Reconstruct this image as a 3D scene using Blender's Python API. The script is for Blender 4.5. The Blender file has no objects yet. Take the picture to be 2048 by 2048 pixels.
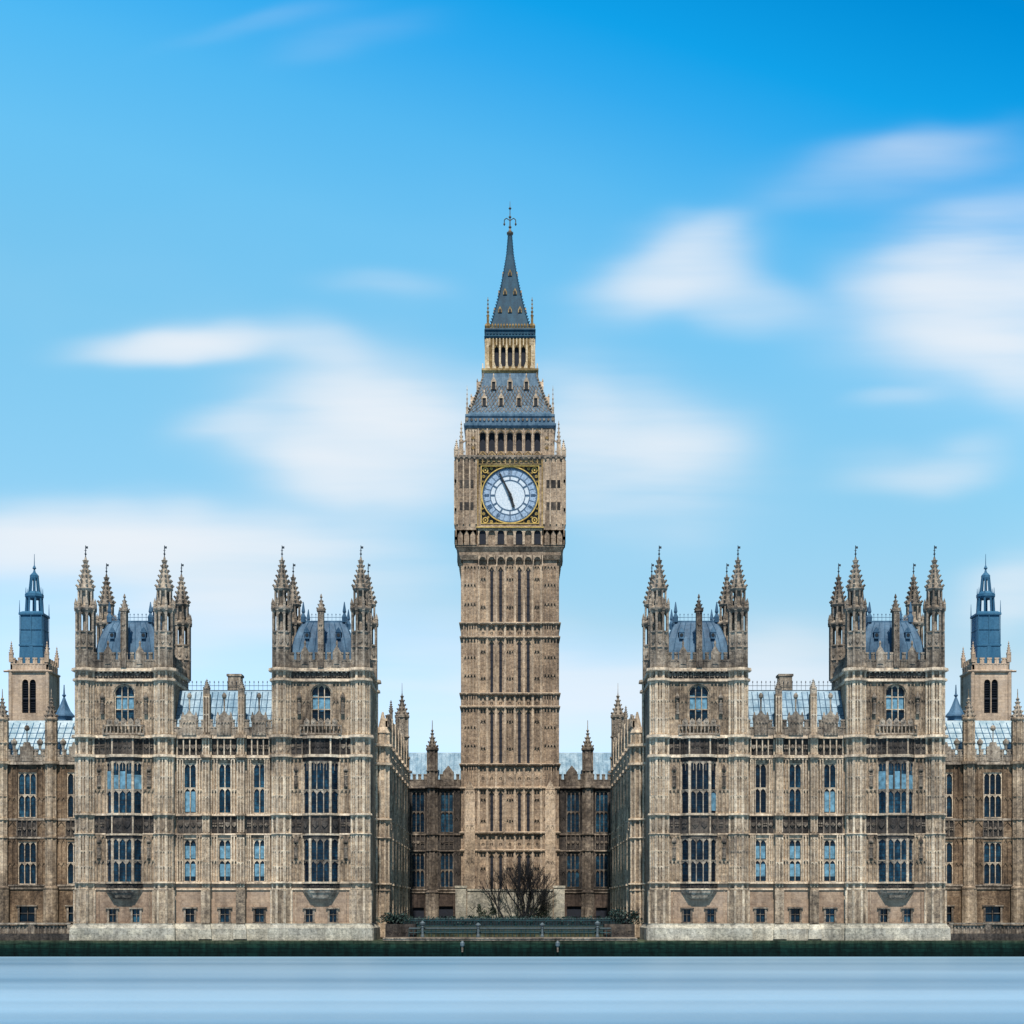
import bpy, math, random
import numpy as np
from math import radians as R, sin, cos, pi, sqrt
from mathutils import Vector
random.seed(7)
SC = bpy.context.scene
COL = SC.collection

# ------------------------------------------------------------------ camera, sky, sun
K, D, H = 0.055, 180.0, 5.2            # metres per photo pixel at the river front, its distance, eye height
cam_d = bpy.data.cameras.new('camera'); cam = bpy.data.objects.new('camera', cam_d); COL.objects.link(cam)
cam.location = (0, -D, H); cam.rotation_euler = (R(90), 0, 0)
cam_d.sensor_width = 36; cam_d.lens = 36 * D / (2048 * K)
cam_d.shift_x = (1024 - 1020) / 2048; cam_d.shift_y = (1818 - 1024) / 2048
cam_d.clip_start = 1; cam_d.clip_end = 20000
SC.camera = cam

SUN_EL, SUN_AZ = 56, 0.0                # degrees; azimuth measured to the left of straight behind the camera
sd = bpy.data.lights.new('sun', 'SUN'); sd.energy = 5.0; sd.angle = R(1.5); sd.color = (1, .915, .815)
so = bpy.data.objects.new('sun', sd); COL.objects.link(so)
to_sun = Vector((-sin(R(SUN_AZ)) * cos(R(SUN_EL)), -cos(R(SUN_AZ)) * cos(R(SUN_EL)), sin(R(SUN_EL))))
so.rotation_euler = to_sun.to_track_quat('Z', 'Y').to_euler(); so.location = (-60, -150, 150)

SC.view_settings.view_transform = 'Standard'; SC.view_settings.look = 'None'
SC.view_settings.exposure = 0.0; SC.view_settings.gamma = 1.0
SC.view_settings.use_curve_mapping = False

def make_world():
    w = bpy.data.worlds.new('World'); SC.world = w; w.use_nodes = True
    nt = w.node_tree; N = nt.nodes; L = nt.links; N.clear()
    out = N.new('ShaderNodeOutputWorld'); bg = N.new('ShaderNodeBackground')
    L.new(bg.outputs[0], out.inputs[0]); bg.inputs[1].default_value = 0.1
    sky = N.new('ShaderNodeTexSky'); sky.sky_type = 'NISHITA'; sky.sun_disc = False
    sky.sun_elevation = R(SUN_EL); sky.sun_rotation = math.atan2(to_sun.x, to_sun.y)
    sky.air_density = 1.0; sky.dust_density = 0.6; sky.ozone_density = 2.0
    tc = N.new('ShaderNodeTexCoord')
    sep = N.new('ShaderNodeSeparateXYZ'); L.new(tc.outputs['Generated'], sep.inputs[0])
    def M(op, a, b=None, c=None, clamp=False):
        n = N.new('ShaderNodeMath'); n.operation = op; n.use_clamp = clamp
        for i, x in enumerate((a, b, c)):
            if x is None: continue
            if isinstance(x, (int, float)): n.inputs[i].default_value = x
            else: L.new(x, n.inputs[i])
        return n.outputs[0]
    ay = M('MAXIMUM', M('ABSOLUTE', sep.outputs[1]), 0.02)
    u = M('DIVIDE', sep.outputs[0], ay)
    v = M('DIVIDE', M('MAXIMUM', sep.outputs[2], 0.0), ay)
    # deep azure high on the right, paler low on the left
    el = M('DIVIDE', M('ADD', v, M('MULTIPLY', M('MULTIPLY', u, .3), M('MULTIPLY', v, 2.4, None, True))), 1.4, None, True)
    ramp = N.new('ShaderNodeValToRGB'); L.new(el, ramp.inputs[0])
    cr = ramp.color_ramp
    stops = TINT
    cr.elements[0].position = stops[0][0]; cr.elements[0].color = (*stops[0][1], 1)
    cr.elements[1].position = stops[-1][0]; cr.elements[1].color = (*stops[-1][1], 1)
    for p, c in stops[1:-1]:
        e = cr.elements.new(p); e.color = (*c, 1)
    mul = N.new('ShaderNodeMix'); mul.data_type = 'RGBA'; mul.blend_type = 'MULTIPLY'; mul.inputs[0].default_value = 1
    L.new(sky.outputs[0], mul.inputs[6]); L.new(ramp.outputs[0], mul.inputs[7])
    lf = M('MINIMUM', M('MAXIMUM', M('SUBTRACT', 1.08, M('MULTIPLY', u, .45)), .97), 1.24)
    mul2 = N.new('ShaderNodeMix'); mul2.data_type = 'RGBA'; mul2.blend_type = 'MULTIPLY'; mul2.inputs[0].default_value = 1
    cl = N.new('ShaderNodeCombineColor'); cl.inputs[0].default_value = 1; L.new(lf, cl.inputs[1]); L.new(lf, cl.inputs[2])
    L.new(mul.outputs[2], mul2.inputs[6]); L.new(cl.outputs[0], mul2.inputs[7])
    # the half of the sky behind the camera is a plainer, dimmer blue
    back = M('MULTIPLY_ADD', sep.outputs[1], 1.3, .62, True)
    back = M('MULTIPLY_ADD', back, .62, .38)
    # clouds drawn out by wind: soft blobs, warped and streaked
    comb = N.new('ShaderNodeCombineXYZ'); L.new(u, comb.inputs[0]); L.new(v, comb.inputs[1])
    def noise(scale, sx, sy, rot, detail, w4=0.0):
        mp = N.new('ShaderNodeMapping'); L.new(comb.outputs[0], mp.inputs[0])
        mp.inputs['Rotation'].default_value = (0, 0, rot); mp.inputs['Scale'].default_value = (sx, sy, 1)
        mp.inputs['Location'].default_value = (w4, w4 * .7, w4)
        n = N.new('ShaderNodeTexNoise'); n.inputs['Scale'].default_value = scale; n.inputs['Detail'].default_value = detail
        n.inputs['Roughness'].default_value = .5
        L.new(mp.outputs[0], n.inputs['Vector']); return n.outputs[0]
    wx = M('MULTIPLY', M('SUBTRACT', noise(5, .8, 1.6, R(-10), 3, 3.1), .5), .09)
    wy = M('MULTIPLY', M('SUBTRACT', noise(6, .8, 1.6, R(-10), 3, 8.7), .5), .06)
    uu = M('ADD', u, wx); vv = M('ADD', v, wy)
    streak = M('MULTIPLY_ADD', noise(13, .3, 2.8, R(-15), 4, 6.3), .5, M('MULTIPLY', noise(7, .4, 2.6, R(-13), 4, 1.3), .5))
    soft = noise(4.5, .8, 1.5, R(-8), 3, 5.3)
    kk = K * 1.06 / D
    total = None
    for (cx, cy, rx, ry, ang, amp) in CLOUDS:
        c0 = (cx - 962) * kk; c1 = (1715 - cy) * kk; rx *= kk; ry *= kk; a = R(ang)
        du = M('SUBTRACT', uu, c0); dv = M('SUBTRACT', vv, c1)
        p = M('ADD', M('MULTIPLY', du, cos(a) / rx), M('MULTIPLY', dv, sin(a) / rx))
        q = M('ADD', M('MULTIPLY', du, -sin(a) / ry), M('MULTIPLY', dv, cos(a) / ry))
        d2 = M('ADD', M('MULTIPLY', p, p), M('MULTIPLY', q, q))
        g = M('MULTIPLY', M('EXPONENT', M('MULTIPLY', M('POWER', d2, 1.25), -.8)), amp)
        total = g if total is None else M('ADD', total, g)
    st = M('MULTIPLY', M('MAXIMUM', M('SUBTRACT', streak, .24), 0.0), 3.7)
    sf = M('ADD', .6, M('MULTIPLY', soft, .75))
    fac = M('MULTIPLY', M('MULTIPLY', total, st), sf)
    base_veil = M('MULTIPLY', M('SUBTRACT', soft, .52, None, True), .7)
    low = M('SUBTRACT', 1.0, M('MULTIPLY', v, 2.1), None, True)
    fac = M('ADD', fac, M('MULTIPLY', base_veil, low))
    fac = M('SUBTRACT', 1.0, M('EXPONENT', M('MULTIPLY', M('MAXIMUM', fac, 0.0), -1.5)))
    fac = M('MINIMUM', fac, .93, None, True)
    fr = N.new('ShaderNodeMix'); fr.data_type = 'RGBA'; fr.blend_type = 'MIX'
    L.new(fac, fr.inputs[0]); L.new(mul2.outputs[2], fr.inputs[6]); fr.inputs[7].default_value = CLOUD_COL
    sc_ = N.new('ShaderNodeVectorMath'); sc_.operation = 'SCALE'; L.new(fr.outputs[2], sc_.inputs[0]); L.new(back, sc_.inputs['Scale'])
    L.new(sc_.outputs[0], bg.inputs[0])
TINT = [(t / 1.4, c) for t, c in ((0.004, (1.2, 1.46, 2.15)), (.18, (1.36, 1.48, 1.36)), (.3, (1.3, 1.9, 1.72)), (.39, (1.14, 2.17, 2.06)),
        (.46, (.75, 2.17, 2.26)), (.52, (.264, 1.98, 2.39)), (.56, (.05, 1.87, 2.4)), (.64, (0.0, 1.49, 2.15)), (.85, (.2, 1.2, 1.7)), (1.4, (.8, .85, .8)))]
CLOUD_COL = (8.6, 9.0, 9.5, 1)
# (x, y, half width, half height, tilt, density): directions measured in the sky, tilt in degrees
CLOUDS = [
    (720, 830, 230, 115, -3, .95), (740, 775, 150, 50, -4, .75), (640, 900, 150, 60, -14, .3), (560, 880, 90, 50, -18, .35), (800, 760, 150, 60, 0, .25),
    (1180, 870, 190, 120, -12, .85), (1090, 750, 70, 60, -30, .35), (1290, 860, 90, 60, -10, .35),
    (320, 640, 135, 30, 0, .85), (590, 655, 120, 38, -10, .26), (400, 810, 80, 28, 8, .5),
    (80, 1040, 260, 60, 3, 1.25), (420, 1055, 240, 66, -6, .85), (680, 1080, 160, 70, 0, .3), (150, 1170, 300, 90, 0, .35),
    (1270, 500, 140, 55, 22, .68), (1340, 430, 80, 30, 22, .35), (1390, 560, 130, 45, -10, .3),
    (1880, 560, 220, 130, 14, .95), (1860, 690, 150, 70, -28, .55), (1750, 500, 120, 60, 22, .4),
    (1700, 310, 190, 50, 8, .2), (1760, 260, 120, 25, 8, .12),
    (1730, 880, 120, 30, 8, .4), (1680, 775, 70, 14, 5, .2),
    (520, 55, 170, 22, 16, .07), (690, 70, 130, 30, 18, .06), (740, 550, 110, 26, -4, .12),
    (1330, 1270, 330, 55, 6, .6), (1890, 1120, 90, 60, 15, .7), (430, 1160, 180, 50, 0, .5), (1500, 1330, 500, 90, 0, .4),
    (830, 1330, 260, 120, 0, .45), (200, 1330, 400, 80, 0, .4),
]
make_world()

# ------------------------------------------------------------------ materials
def rgb(*c): return (*c, 1)
def new_mat(name):
    m = bpy.data.materials.new(name); m.use_nodes = True
    nt = m.node_tree; b = nt.nodes['Principled BSDF']
    return m, nt, nt.nodes, nt.links, b
def tex_noise(nt, vec, scale, detail=4, rough=.55):
    n = nt.nodes.new('ShaderNodeTexNoise'); n.inputs['Scale'].default_value = scale
    n.inputs['Detail'].default_value = detail; n.inputs['Roughness'].default_value = rough
    nt.links.new(vec, n.inputs['Vector']); return n.outputs[0]
def mapping(nt, vec, sc, loc=(0, 0, 0)):
    m = nt.nodes.new('ShaderNodeMapping'); m.inputs['Scale'].default_value = sc; m.inputs['Location'].default_value = loc
    nt.links.new(vec, m.inputs[0]); return m.outputs[0]
def ramp(nt, fac, stops):
    r = nt.nodes.new('ShaderNodeValToRGB'); nt.links.new(fac, r.inputs[0]); c = r.color_ramp
    c.elements[0].position = stops[0][0]; c.elements[0].color = rgb(*stops[0][1])
    c.elements[1].position = stops[-1][0]; c.elements[1].color = rgb(*stops[-1][1])
    for p, col in stops[1:-1]:
        e = c.elements.new(p); e.color = rgb(*col)
    return r.outputs[0]
def mixc(nt, fac, a, b, mode='MIX'):
    m = nt.nodes.new('ShaderNodeMix'); m.data_type = 'RGBA'; m.blend_type = mode
    if isinstance(fac, (int, float)): m.inputs[0].default_value = fac
    else: nt.links.new(fac, m.inputs[0])
    for i, x in ((6, a), (7, b)):
        if isinstance(x, tuple): m.inputs[i].default_value = rgb(*x)
        else: nt.links.new(x, m.inputs[i])
    return m.outputs[2]
def stone(name, dark, mid, light, off=0, grime=.75, block=(1.1, .42), bump=.5, speck=1.0):
    m, nt, N, L, b = new_mat(name)
    pos = N.new('ShaderNodeNewGeometry').outputs['Position']
    p = mapping(nt, pos, (1, 1, 1), (off, off * 1.7, off * .6))
    big = tex_noise(nt, p, .16, 5, .6)
    stk = tex_noise(nt, mapping(nt, p, (1.3, 1.3, .11)), 1.0, 5, .65)
    fine = tex_noise(nt, p, 2.3, 5, .7)
    sp = tex_noise(nt, p, 5.5, 3, .7)
    add = N.new('ShaderNodeMath'); add.operation = 'ADD'; L.new(big, add.inputs[0]); L.new(fine, add.inputs[1])
    half = N.new('ShaderNodeMath'); half.operation = 'MULTIPLY'; half.inputs[1].default_value = .5; L.new(add.outputs[0], half.inputs[0])
    base = ramp(nt, half.outputs[0], [(.37, dark), (.49, mid), (.63, light)])
    st = ramp(nt, stk, [(.37, (.3, .29, .29)), (.55, (1.05, 1.05, 1.05))])
    c = mixc(nt, grime, base, st, 'MULTIPLY')
    s2 = ramp(nt, sp, [(.34, (.45, .44, .44)), (.47, (1, 1, 1)), (.7, (1.22, 1.2, 1.15))])
    c = mixc(nt, .75 * speck, c, s2, 'MULTIPLY')
    # separate ashlar blocks: a cell colour per course and a fine joint
    sx = N.new('ShaderNodeSeparateXYZ'); L.new(pos, sx.inputs[0])
    ad = N.new('ShaderNodeMath'); L.new(sx.outputs[0], ad.inputs[0]); L.new(sx.outputs[1], ad.inputs[1])
    cb = N.new('ShaderNodeCombineXYZ'); L.new(ad.outputs[0], cb.inputs[0]); L.new(sx.outputs[2], cb.inputs[1])
    bk = N.new('ShaderNodeTexBrick'); L.new(cb.outputs[0], bk.inputs['Vector'])
    bk.inputs['Scale'].default_value = 1; bk.inputs['Brick Width'].default_value = block[0]; bk.inputs['Row Height'].default_value = block[1]
    bk.inputs['Mortar Size'].default_value = .015; bk.inputs['Color1'].default_value = rgb(.74, .74, .76)
    bk.inputs['Color2'].default_value = rgb(1.18, 1.14, 1.06); bk.inputs['Mortar'].default_value = rgb(.5, .48, .46)
    c = mixc(nt, .55, c, bk.outputs[0], 'MULTIPLY')
    L.new(c, b.inputs['Base Color']); b.inputs['Roughness'].default_value = .88
    b.inputs['Specular IOR Level'].default_value = .25
    bp = N.new('ShaderNodeBump'); bp.inputs['Strength'].default_value = bump; bp.inputs['Distance'].default_value = .12
    mx = N.new('ShaderNodeMath'); mx.operation = 'ADD'; L.new(fine, mx.inputs[0]); L.new(sp, mx.inputs[1])
    L.new(mx.outputs[0], bp.inputs['Height']); L.new(bp.outputs[0], b.inputs['Normal'])
    return m
def metal_roof(name, c1, c2, rough=.42, sc=.7, met=.35):
    m, nt, N, L, b = new_mat(name)
    pos = N.new('ShaderNodeNewGeometry').outputs['Position']
    a = tex_noise(nt, mapping(nt, pos, (1, 1, .25)), sc, 5, .65)
    f = tex_noise(nt, pos, 4, 3, .6)
    c = ramp(nt, a, [(.36, c1), (.64, c2)])
    c = mixc(nt, .5, c, ramp(nt, f, [(.35, (.6, .62, .66)), (.6, (1.1, 1.1, 1.1))]), 'MULTIPLY')
    L.new(c, b.inputs['Base Color']); b.inputs['Roughness'].default_value = rough; b.inputs['Metallic'].default_value = met; b.inputs['Specular IOR Level'].default_value = .2
    bp = N.new('ShaderNodeBump'); bp.inputs['Strength'].default_value = .25; bp.inputs['Distance'].default_value = .05
    L.new(f, bp.inputs['Height']); L.new(bp.outputs[0], b.inputs['Normal'])
    return m
def plain(name, c, rough=.6, metal=0.0, var=.35, sc=3.0):
    m, nt, N, L, b = new_mat(name)
    pos = N.new('ShaderNodeNewGeometry').outputs['Position']
    n = tex_noise(nt, pos, sc, 4, .6)
    lo = tuple(x * (1 - var) for x in c); hi = tuple(min(1, x * (1 + var)) for x in c)
    L.new(ramp(nt, n, [(.3, lo), (.7, hi)]), b.inputs['Base Color'])
    b.inputs['Roughness'].default_value = rough; b.inputs['Metallic'].default_value = metal
    return m
MAT = {}
MAT['stone'] = stone('limestone', (.105, .086, .07), (.335, .262, .192), (.66, .54, .405))
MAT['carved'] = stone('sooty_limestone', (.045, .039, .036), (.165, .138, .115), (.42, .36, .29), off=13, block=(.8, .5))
MAT['soot'] = stone('sooted_recess_stone', (.018, .018, .02), (.055, .05, .048), (.135, .115, .098), off=19, block=(.8, .5))  # dark colour for weathered frieze backs, and for painted shade on the connecting ranges
MAT['rib'] = stone('pale_limestone', (.24, .195, .155), (.57, .465, .35), (.86, .745, .59), off=5, grime=.55)
MAT['brown'] = stone('brown_limestone', (.055, .04, .03), (.18, .125, .083), (.40, .30, .205), off=23)
MAT['sooty'] = stone('sooty_brown_limestone', (.018, .018, .02), (.05, .046, .044), (.13, .11, .095), off=91)  # shade of the recessed connecting ranges, put into a darker stone colour
MAT['sootbrown'] = stone('sooty_red_ashlar', (.03, .025, .024), (.075, .057, .048), (.14, .105, .088), off=93, speck=.5)  # their ground-floor ashlar, darkened in colour for the same recess shade
MAT['plinth'] = stone('washed_plinth_stone', (.2, .2, .175), (.42, .405, .345), (.68, .65, .56), off=31, grime=.45, block=(1.6, .6))
MAT['ashlar'] = stone('pinkish_ashlar', (.22, .155, .115), (.36, .265, .195), (.48, .365, .275), off=41, grime=.35, bump=.25, speck=.5)
MAT['turret'] = stone('grey_limestone', (.075, .066, .06), (.26, .222, .182), (.54, .47, .385), off=53)
MAT['tower'] = stone('tower_limestone', (.105, .083, .067), (.32, .245, .182), (.59, .47, .35), off=61, grime=.55)
MAT['towerrib'] = stone('tower_pale_limestone', (.2, .16, .125), (.47, .375, .28), (.74, .61, .47), off=67, grime=.5)
MAT['vent'] = stone('peach_limestone', (.37, .285, .215), (.52, .41, .315), (.62, .51, .41), off=71, grime=.3, speck=.5)
MAT['cream'] = stone('cream_gilt_stone', (.40, .29, .16), (.66, .53, .35), (.84, .74, .56), off=83, grime=.25)
MAT['roof'] = metal_roof('blue_iron_roof', (.022, .07, .135), (.10, .20, .31), .55, .7, .0)
MAT['rooflight'] = metal_roof('pale_iron_roof', (.15, .27, .37), (.36, .50, .60), .5, .9, .0)
MAT['slate'] = metal_roof('dark_iron_roof', (.005, .04, .074), (.016, .076, .125), .6, 1.2, .0)
MAT['slatelight'] = metal_roof('grey_iron_roof', (.035, .09, .15), (.12, .20, .275), .6, 2.2, .0)
MAT['bluebox'] = metal_roof('blue_painted_louvre', (.025, .115, .22), (.055, .17, .29), .55, .5, .0)
MAT['iron'] = plain('dark_iron', (.022, .034, .048), .5, .1)
MAT['bronze'] = plain('dark_gilt_bronze', (.085, .07, .05), .5, .2, .5, 3)
MAT['gold'] = plain('gilding', (.62, .43, .13), .42, .4, .4, 2.5)
MAT['goldstone'] = stone('gilded_stone', (.12, .075, .03), (.30, .21, .095), (.55, .42, .22), off=81, grime=.35)
MAT['black'] = plain('black_iron', (.008, .01, .014), .45, .0)
MAT['shade'] = plain('dark_louvre', (.007, .011, .022), .8, 0, .4)
MAT['blind'] = plain('pale_blind', (.12, .27, .37), .8, 0, .5, 2.0)
MAT['white'] = plain('weathered_white_paint', (.085, .12, .14), .6, 0, .3)
MAT['teal'] = plain('teal_paint', (.008, .05, .065), .6, 0, .5, 1.5)
MAT['bark'] = plain('dark_bark', (.008, .010, .014), .9, 0, .4, 4)
def glass_mat():
    m, nt, N, L, b = new_mat('leaded_glass')
    pos = N.new('ShaderNodeNewGeometry').outputs['Position']
    n = tex_noise(nt, mapping(nt, pos, (1.3, 1.3, .6)), 1.1, 3, .7)
    oi = N.new('ShaderNodeObjectInfo'); ma = N.new('ShaderNodeMath'); ma.operation = 'MULTIPLY_ADD'; L.new(oi.outputs['Random'], ma.inputs[0]); ma.inputs[1].default_value = .26; L.new(n, ma.inputs[2])
    mb = N.new('ShaderNodeMath'); mb.operation = 'SUBTRACT'; L.new(ma.outputs[0], mb.inputs[0]); mb.inputs[1].default_value = .13; n = mb.outputs[0]
    L.new(ramp(nt, n, [(.38, (.002, .009, .02)), (.56, (.006, .03, .058)), (.75, (.03, .11, .18))]), b.inputs['Base Color'])
    b.inputs['Roughness'].default_value = .15; b.inputs['IOR'].default_value = 1.36
    f = tex_noise(nt, pos, 5, 2); bp = N.new('ShaderNodeBump'); bp.inputs['Strength'].default_value = .25; bp.inputs['Distance'].default_value = .05
    L.new(f, bp.inputs['Height']); L.new(bp.outputs[0], b.inputs['Normal'])
    return m
MAT['glass'] = glass_mat()
MAT['dullglass'] = plain('dusty_dark_glass', (.012, .022, .032), .6, 0, .5, 1.5)  # dark glass with little reflection, for the return wall windows
MAT['dullglass'].node_tree.nodes['Principled BSDF'].inputs['Specular IOR Level'].default_value = .12
MAT['glassroof'] = metal_roof('pale_glazed_roof', (.27, .40, .47), (.50, .62, .68), .5, .9, .0)
def dial_mat():
    m, nt, N, L, b = new_mat('opal_glass')
    pos = N.new('ShaderNodeNewGeometry').outputs['Position']
    n = tex_noise(nt, pos, 4.5, 3, .6)
    L.new(ramp(nt, n, [(.35, (.50, .60, .69)), (.65, (.74, .80, .86))]), b.inputs['Base Color'])
    b.inputs['Roughness'].default_value = .35
    return m
MAT['dial'] = dial_mat()
MAT['dialblue'] = plain('prussian_blue_iron', (.055, .115, .20), .5, .1, .4, 5)
MAT['dialring'] = plain('pale_blue_glass', (.30, .41, .55), .4, 0, .35, 5)
def wall_mat():
    m, nt, N, L, b = new_mat('tidal_river_wall')
    pos = N.new('ShaderNodeNewGeometry').outputs['Position']
    sx = N.new('ShaderNodeSeparateXYZ'); L.new(pos, sx.inputs[0])
    n = tex_noise(nt, mapping(nt, pos, (.12, 1, 1.4)), 1.2, 5, .65)
    f = tex_noise(nt, mapping(nt, pos, (.5, 1, 1.5)), 2.5, 4, .6)
    z = N.new('ShaderNodeMath'); z.operation = 'MULTIPLY_ADD'; L.new(n, z.inputs[0]); z.inputs[1].default_value = .9; L.new(sx.outputs[2], z.inputs[2])
    zz = N.new('ShaderNodeMath'); zz.operation = 'MULTIPLY'; zz.inputs[1].default_value = .33; L.new(z.outputs[0], zz.inputs[0])
    c = ramp(nt, zz.outputs[0], [(.1, (.0008, .008, .010)), (.4, (.0015, .013, .014)), (.6, (.008, .028, .024)), (.82, (.075, .085, .062))])
    c = mixc(nt, .8, c, ramp(nt, f, [(.3, (.4, .45, .45)), (.7, (1.6, 1.5, 1.3))]), 'MULTIPLY')
    vs = tex_noise(nt, mapping(nt, pos, (1.6, 1, .25)), 1.0, 4, .65)
    c = mixc(nt, .8, c, ramp(nt, vs, [(.35, (.4, .42, .42)), (.65, (1.5, 1.5, 1.4))]), 'MULTIPLY')
    cb = N.new('ShaderNodeCombineXYZ'); L.new(sx.outputs[0], cb.inputs[0]); L.new(sx.outputs[2], cb.inputs[1])
    bk = N.new('ShaderNodeTexBrick'); L.new(cb.outputs[0], bk.inputs['Vector']); bk.inputs['Scale'].default_value = 1; bk.inputs['Brick Width'].default_value = 1.9
    bk.inputs['Row Height'].default_value = .45; bk.inputs['Mortar Size'].default_value = .03; bk.inputs['Color1'].default_value = rgb(.7, .75, .75); bk.inputs['Color2'].default_value = rgb(1.3, 1.2, 1.1); bk.inputs['Mortar'].default_value = rgb(.35, .35, .35)
    c = mixc(nt, .8, c, bk.outputs[0], 'MULTIPLY')
    L.new(c, b.inputs['Base Color']); b.inputs['Roughness'].default_value = .9; b.inputs['Specular IOR Level'].default_value = .1
    bp = N.new('ShaderNodeBump'); bp.inputs['Strength'].default_value = .5; bp.inputs['Distance'].default_value = .1
    L.new(f, bp.inputs['Height']); L.new(bp.outputs[0], b.inputs['Normal'])
    return m
MAT['tidal'] = wall_mat()
def leaf_mat(name, c):
    m, nt, N, L, b = new_mat(name)
    pos = N.new('ShaderNodeNewGeometry').outputs['Position']
    n = tex_noise(nt, pos, 2.2, 3)
    L.new(ramp(nt, n, [(.3, tuple(x * .5 for x in c)), (.7, tuple(x * 1.7 for x in c))]), b.inputs['Base Color'])
    b.inputs['Roughness'].default_value = .6
    return m
MAT['leaf'] = leaf_mat('dark_leaves', (.012, .035, .030))
MAT['ivy'] = leaf_mat('ivy_leaves', (.03, .05, .03))
def grass_mat():
    m, nt, N, L, b = new_mat('courtyard_turf')
    pos = N.new('ShaderNodeNewGeometry').outputs['Position']
    n = tex_noise(nt, pos, .4, 5)
    L.new(ramp(nt, n, [(.3, (.03, .045, .03)), (.7, (.08, .085, .06))]), b.inputs['Base Color'])
    b.inputs['Roughness'].default_value = .9
    return m
MAT['ground'] = grass_mat()
def water_mat():
    m, nt, N, L, b = new_mat('river_water')
    pos = N.new('ShaderNodeNewGeometry').outputs['Position']
    a = tex_noise(nt, mapping(nt, pos, (.0016, .032, 1), (3, 2.2, 0)), 1.0, 2, .5)
    a2 = tex_noise(nt, mapping(nt, pos, (.004, .09, 1)), 1.0, 2, .5)
    c = ramp(nt, a, [(.34, (.10, .23, .36)), (.62, (.32, .52, .69))])
    L.new(c, b.inputs['Base Color'])
    b.inputs['Roughness'].default_value = .42; b.inputs['IOR'].default_value = 1.33
    ad = N.new('ShaderNodeMath'); ad.operation = 'MULTIPLY_ADD'; L.new(a2, ad.inputs[0]); ad.inputs[1].default_value = .2; L.new(a, ad.inputs[2])
    bp = N.new('ShaderNodeBump'); bp.inputs['Strength'].default_value = 1; bp.inputs['Distance'].default_value = 2.2
    L.new(ad.outputs[0], bp.inputs['Height']); L.new(bp.outputs[0], b.inputs['Normal'])
    return m
MAT['water'] = water_mat()

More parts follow.
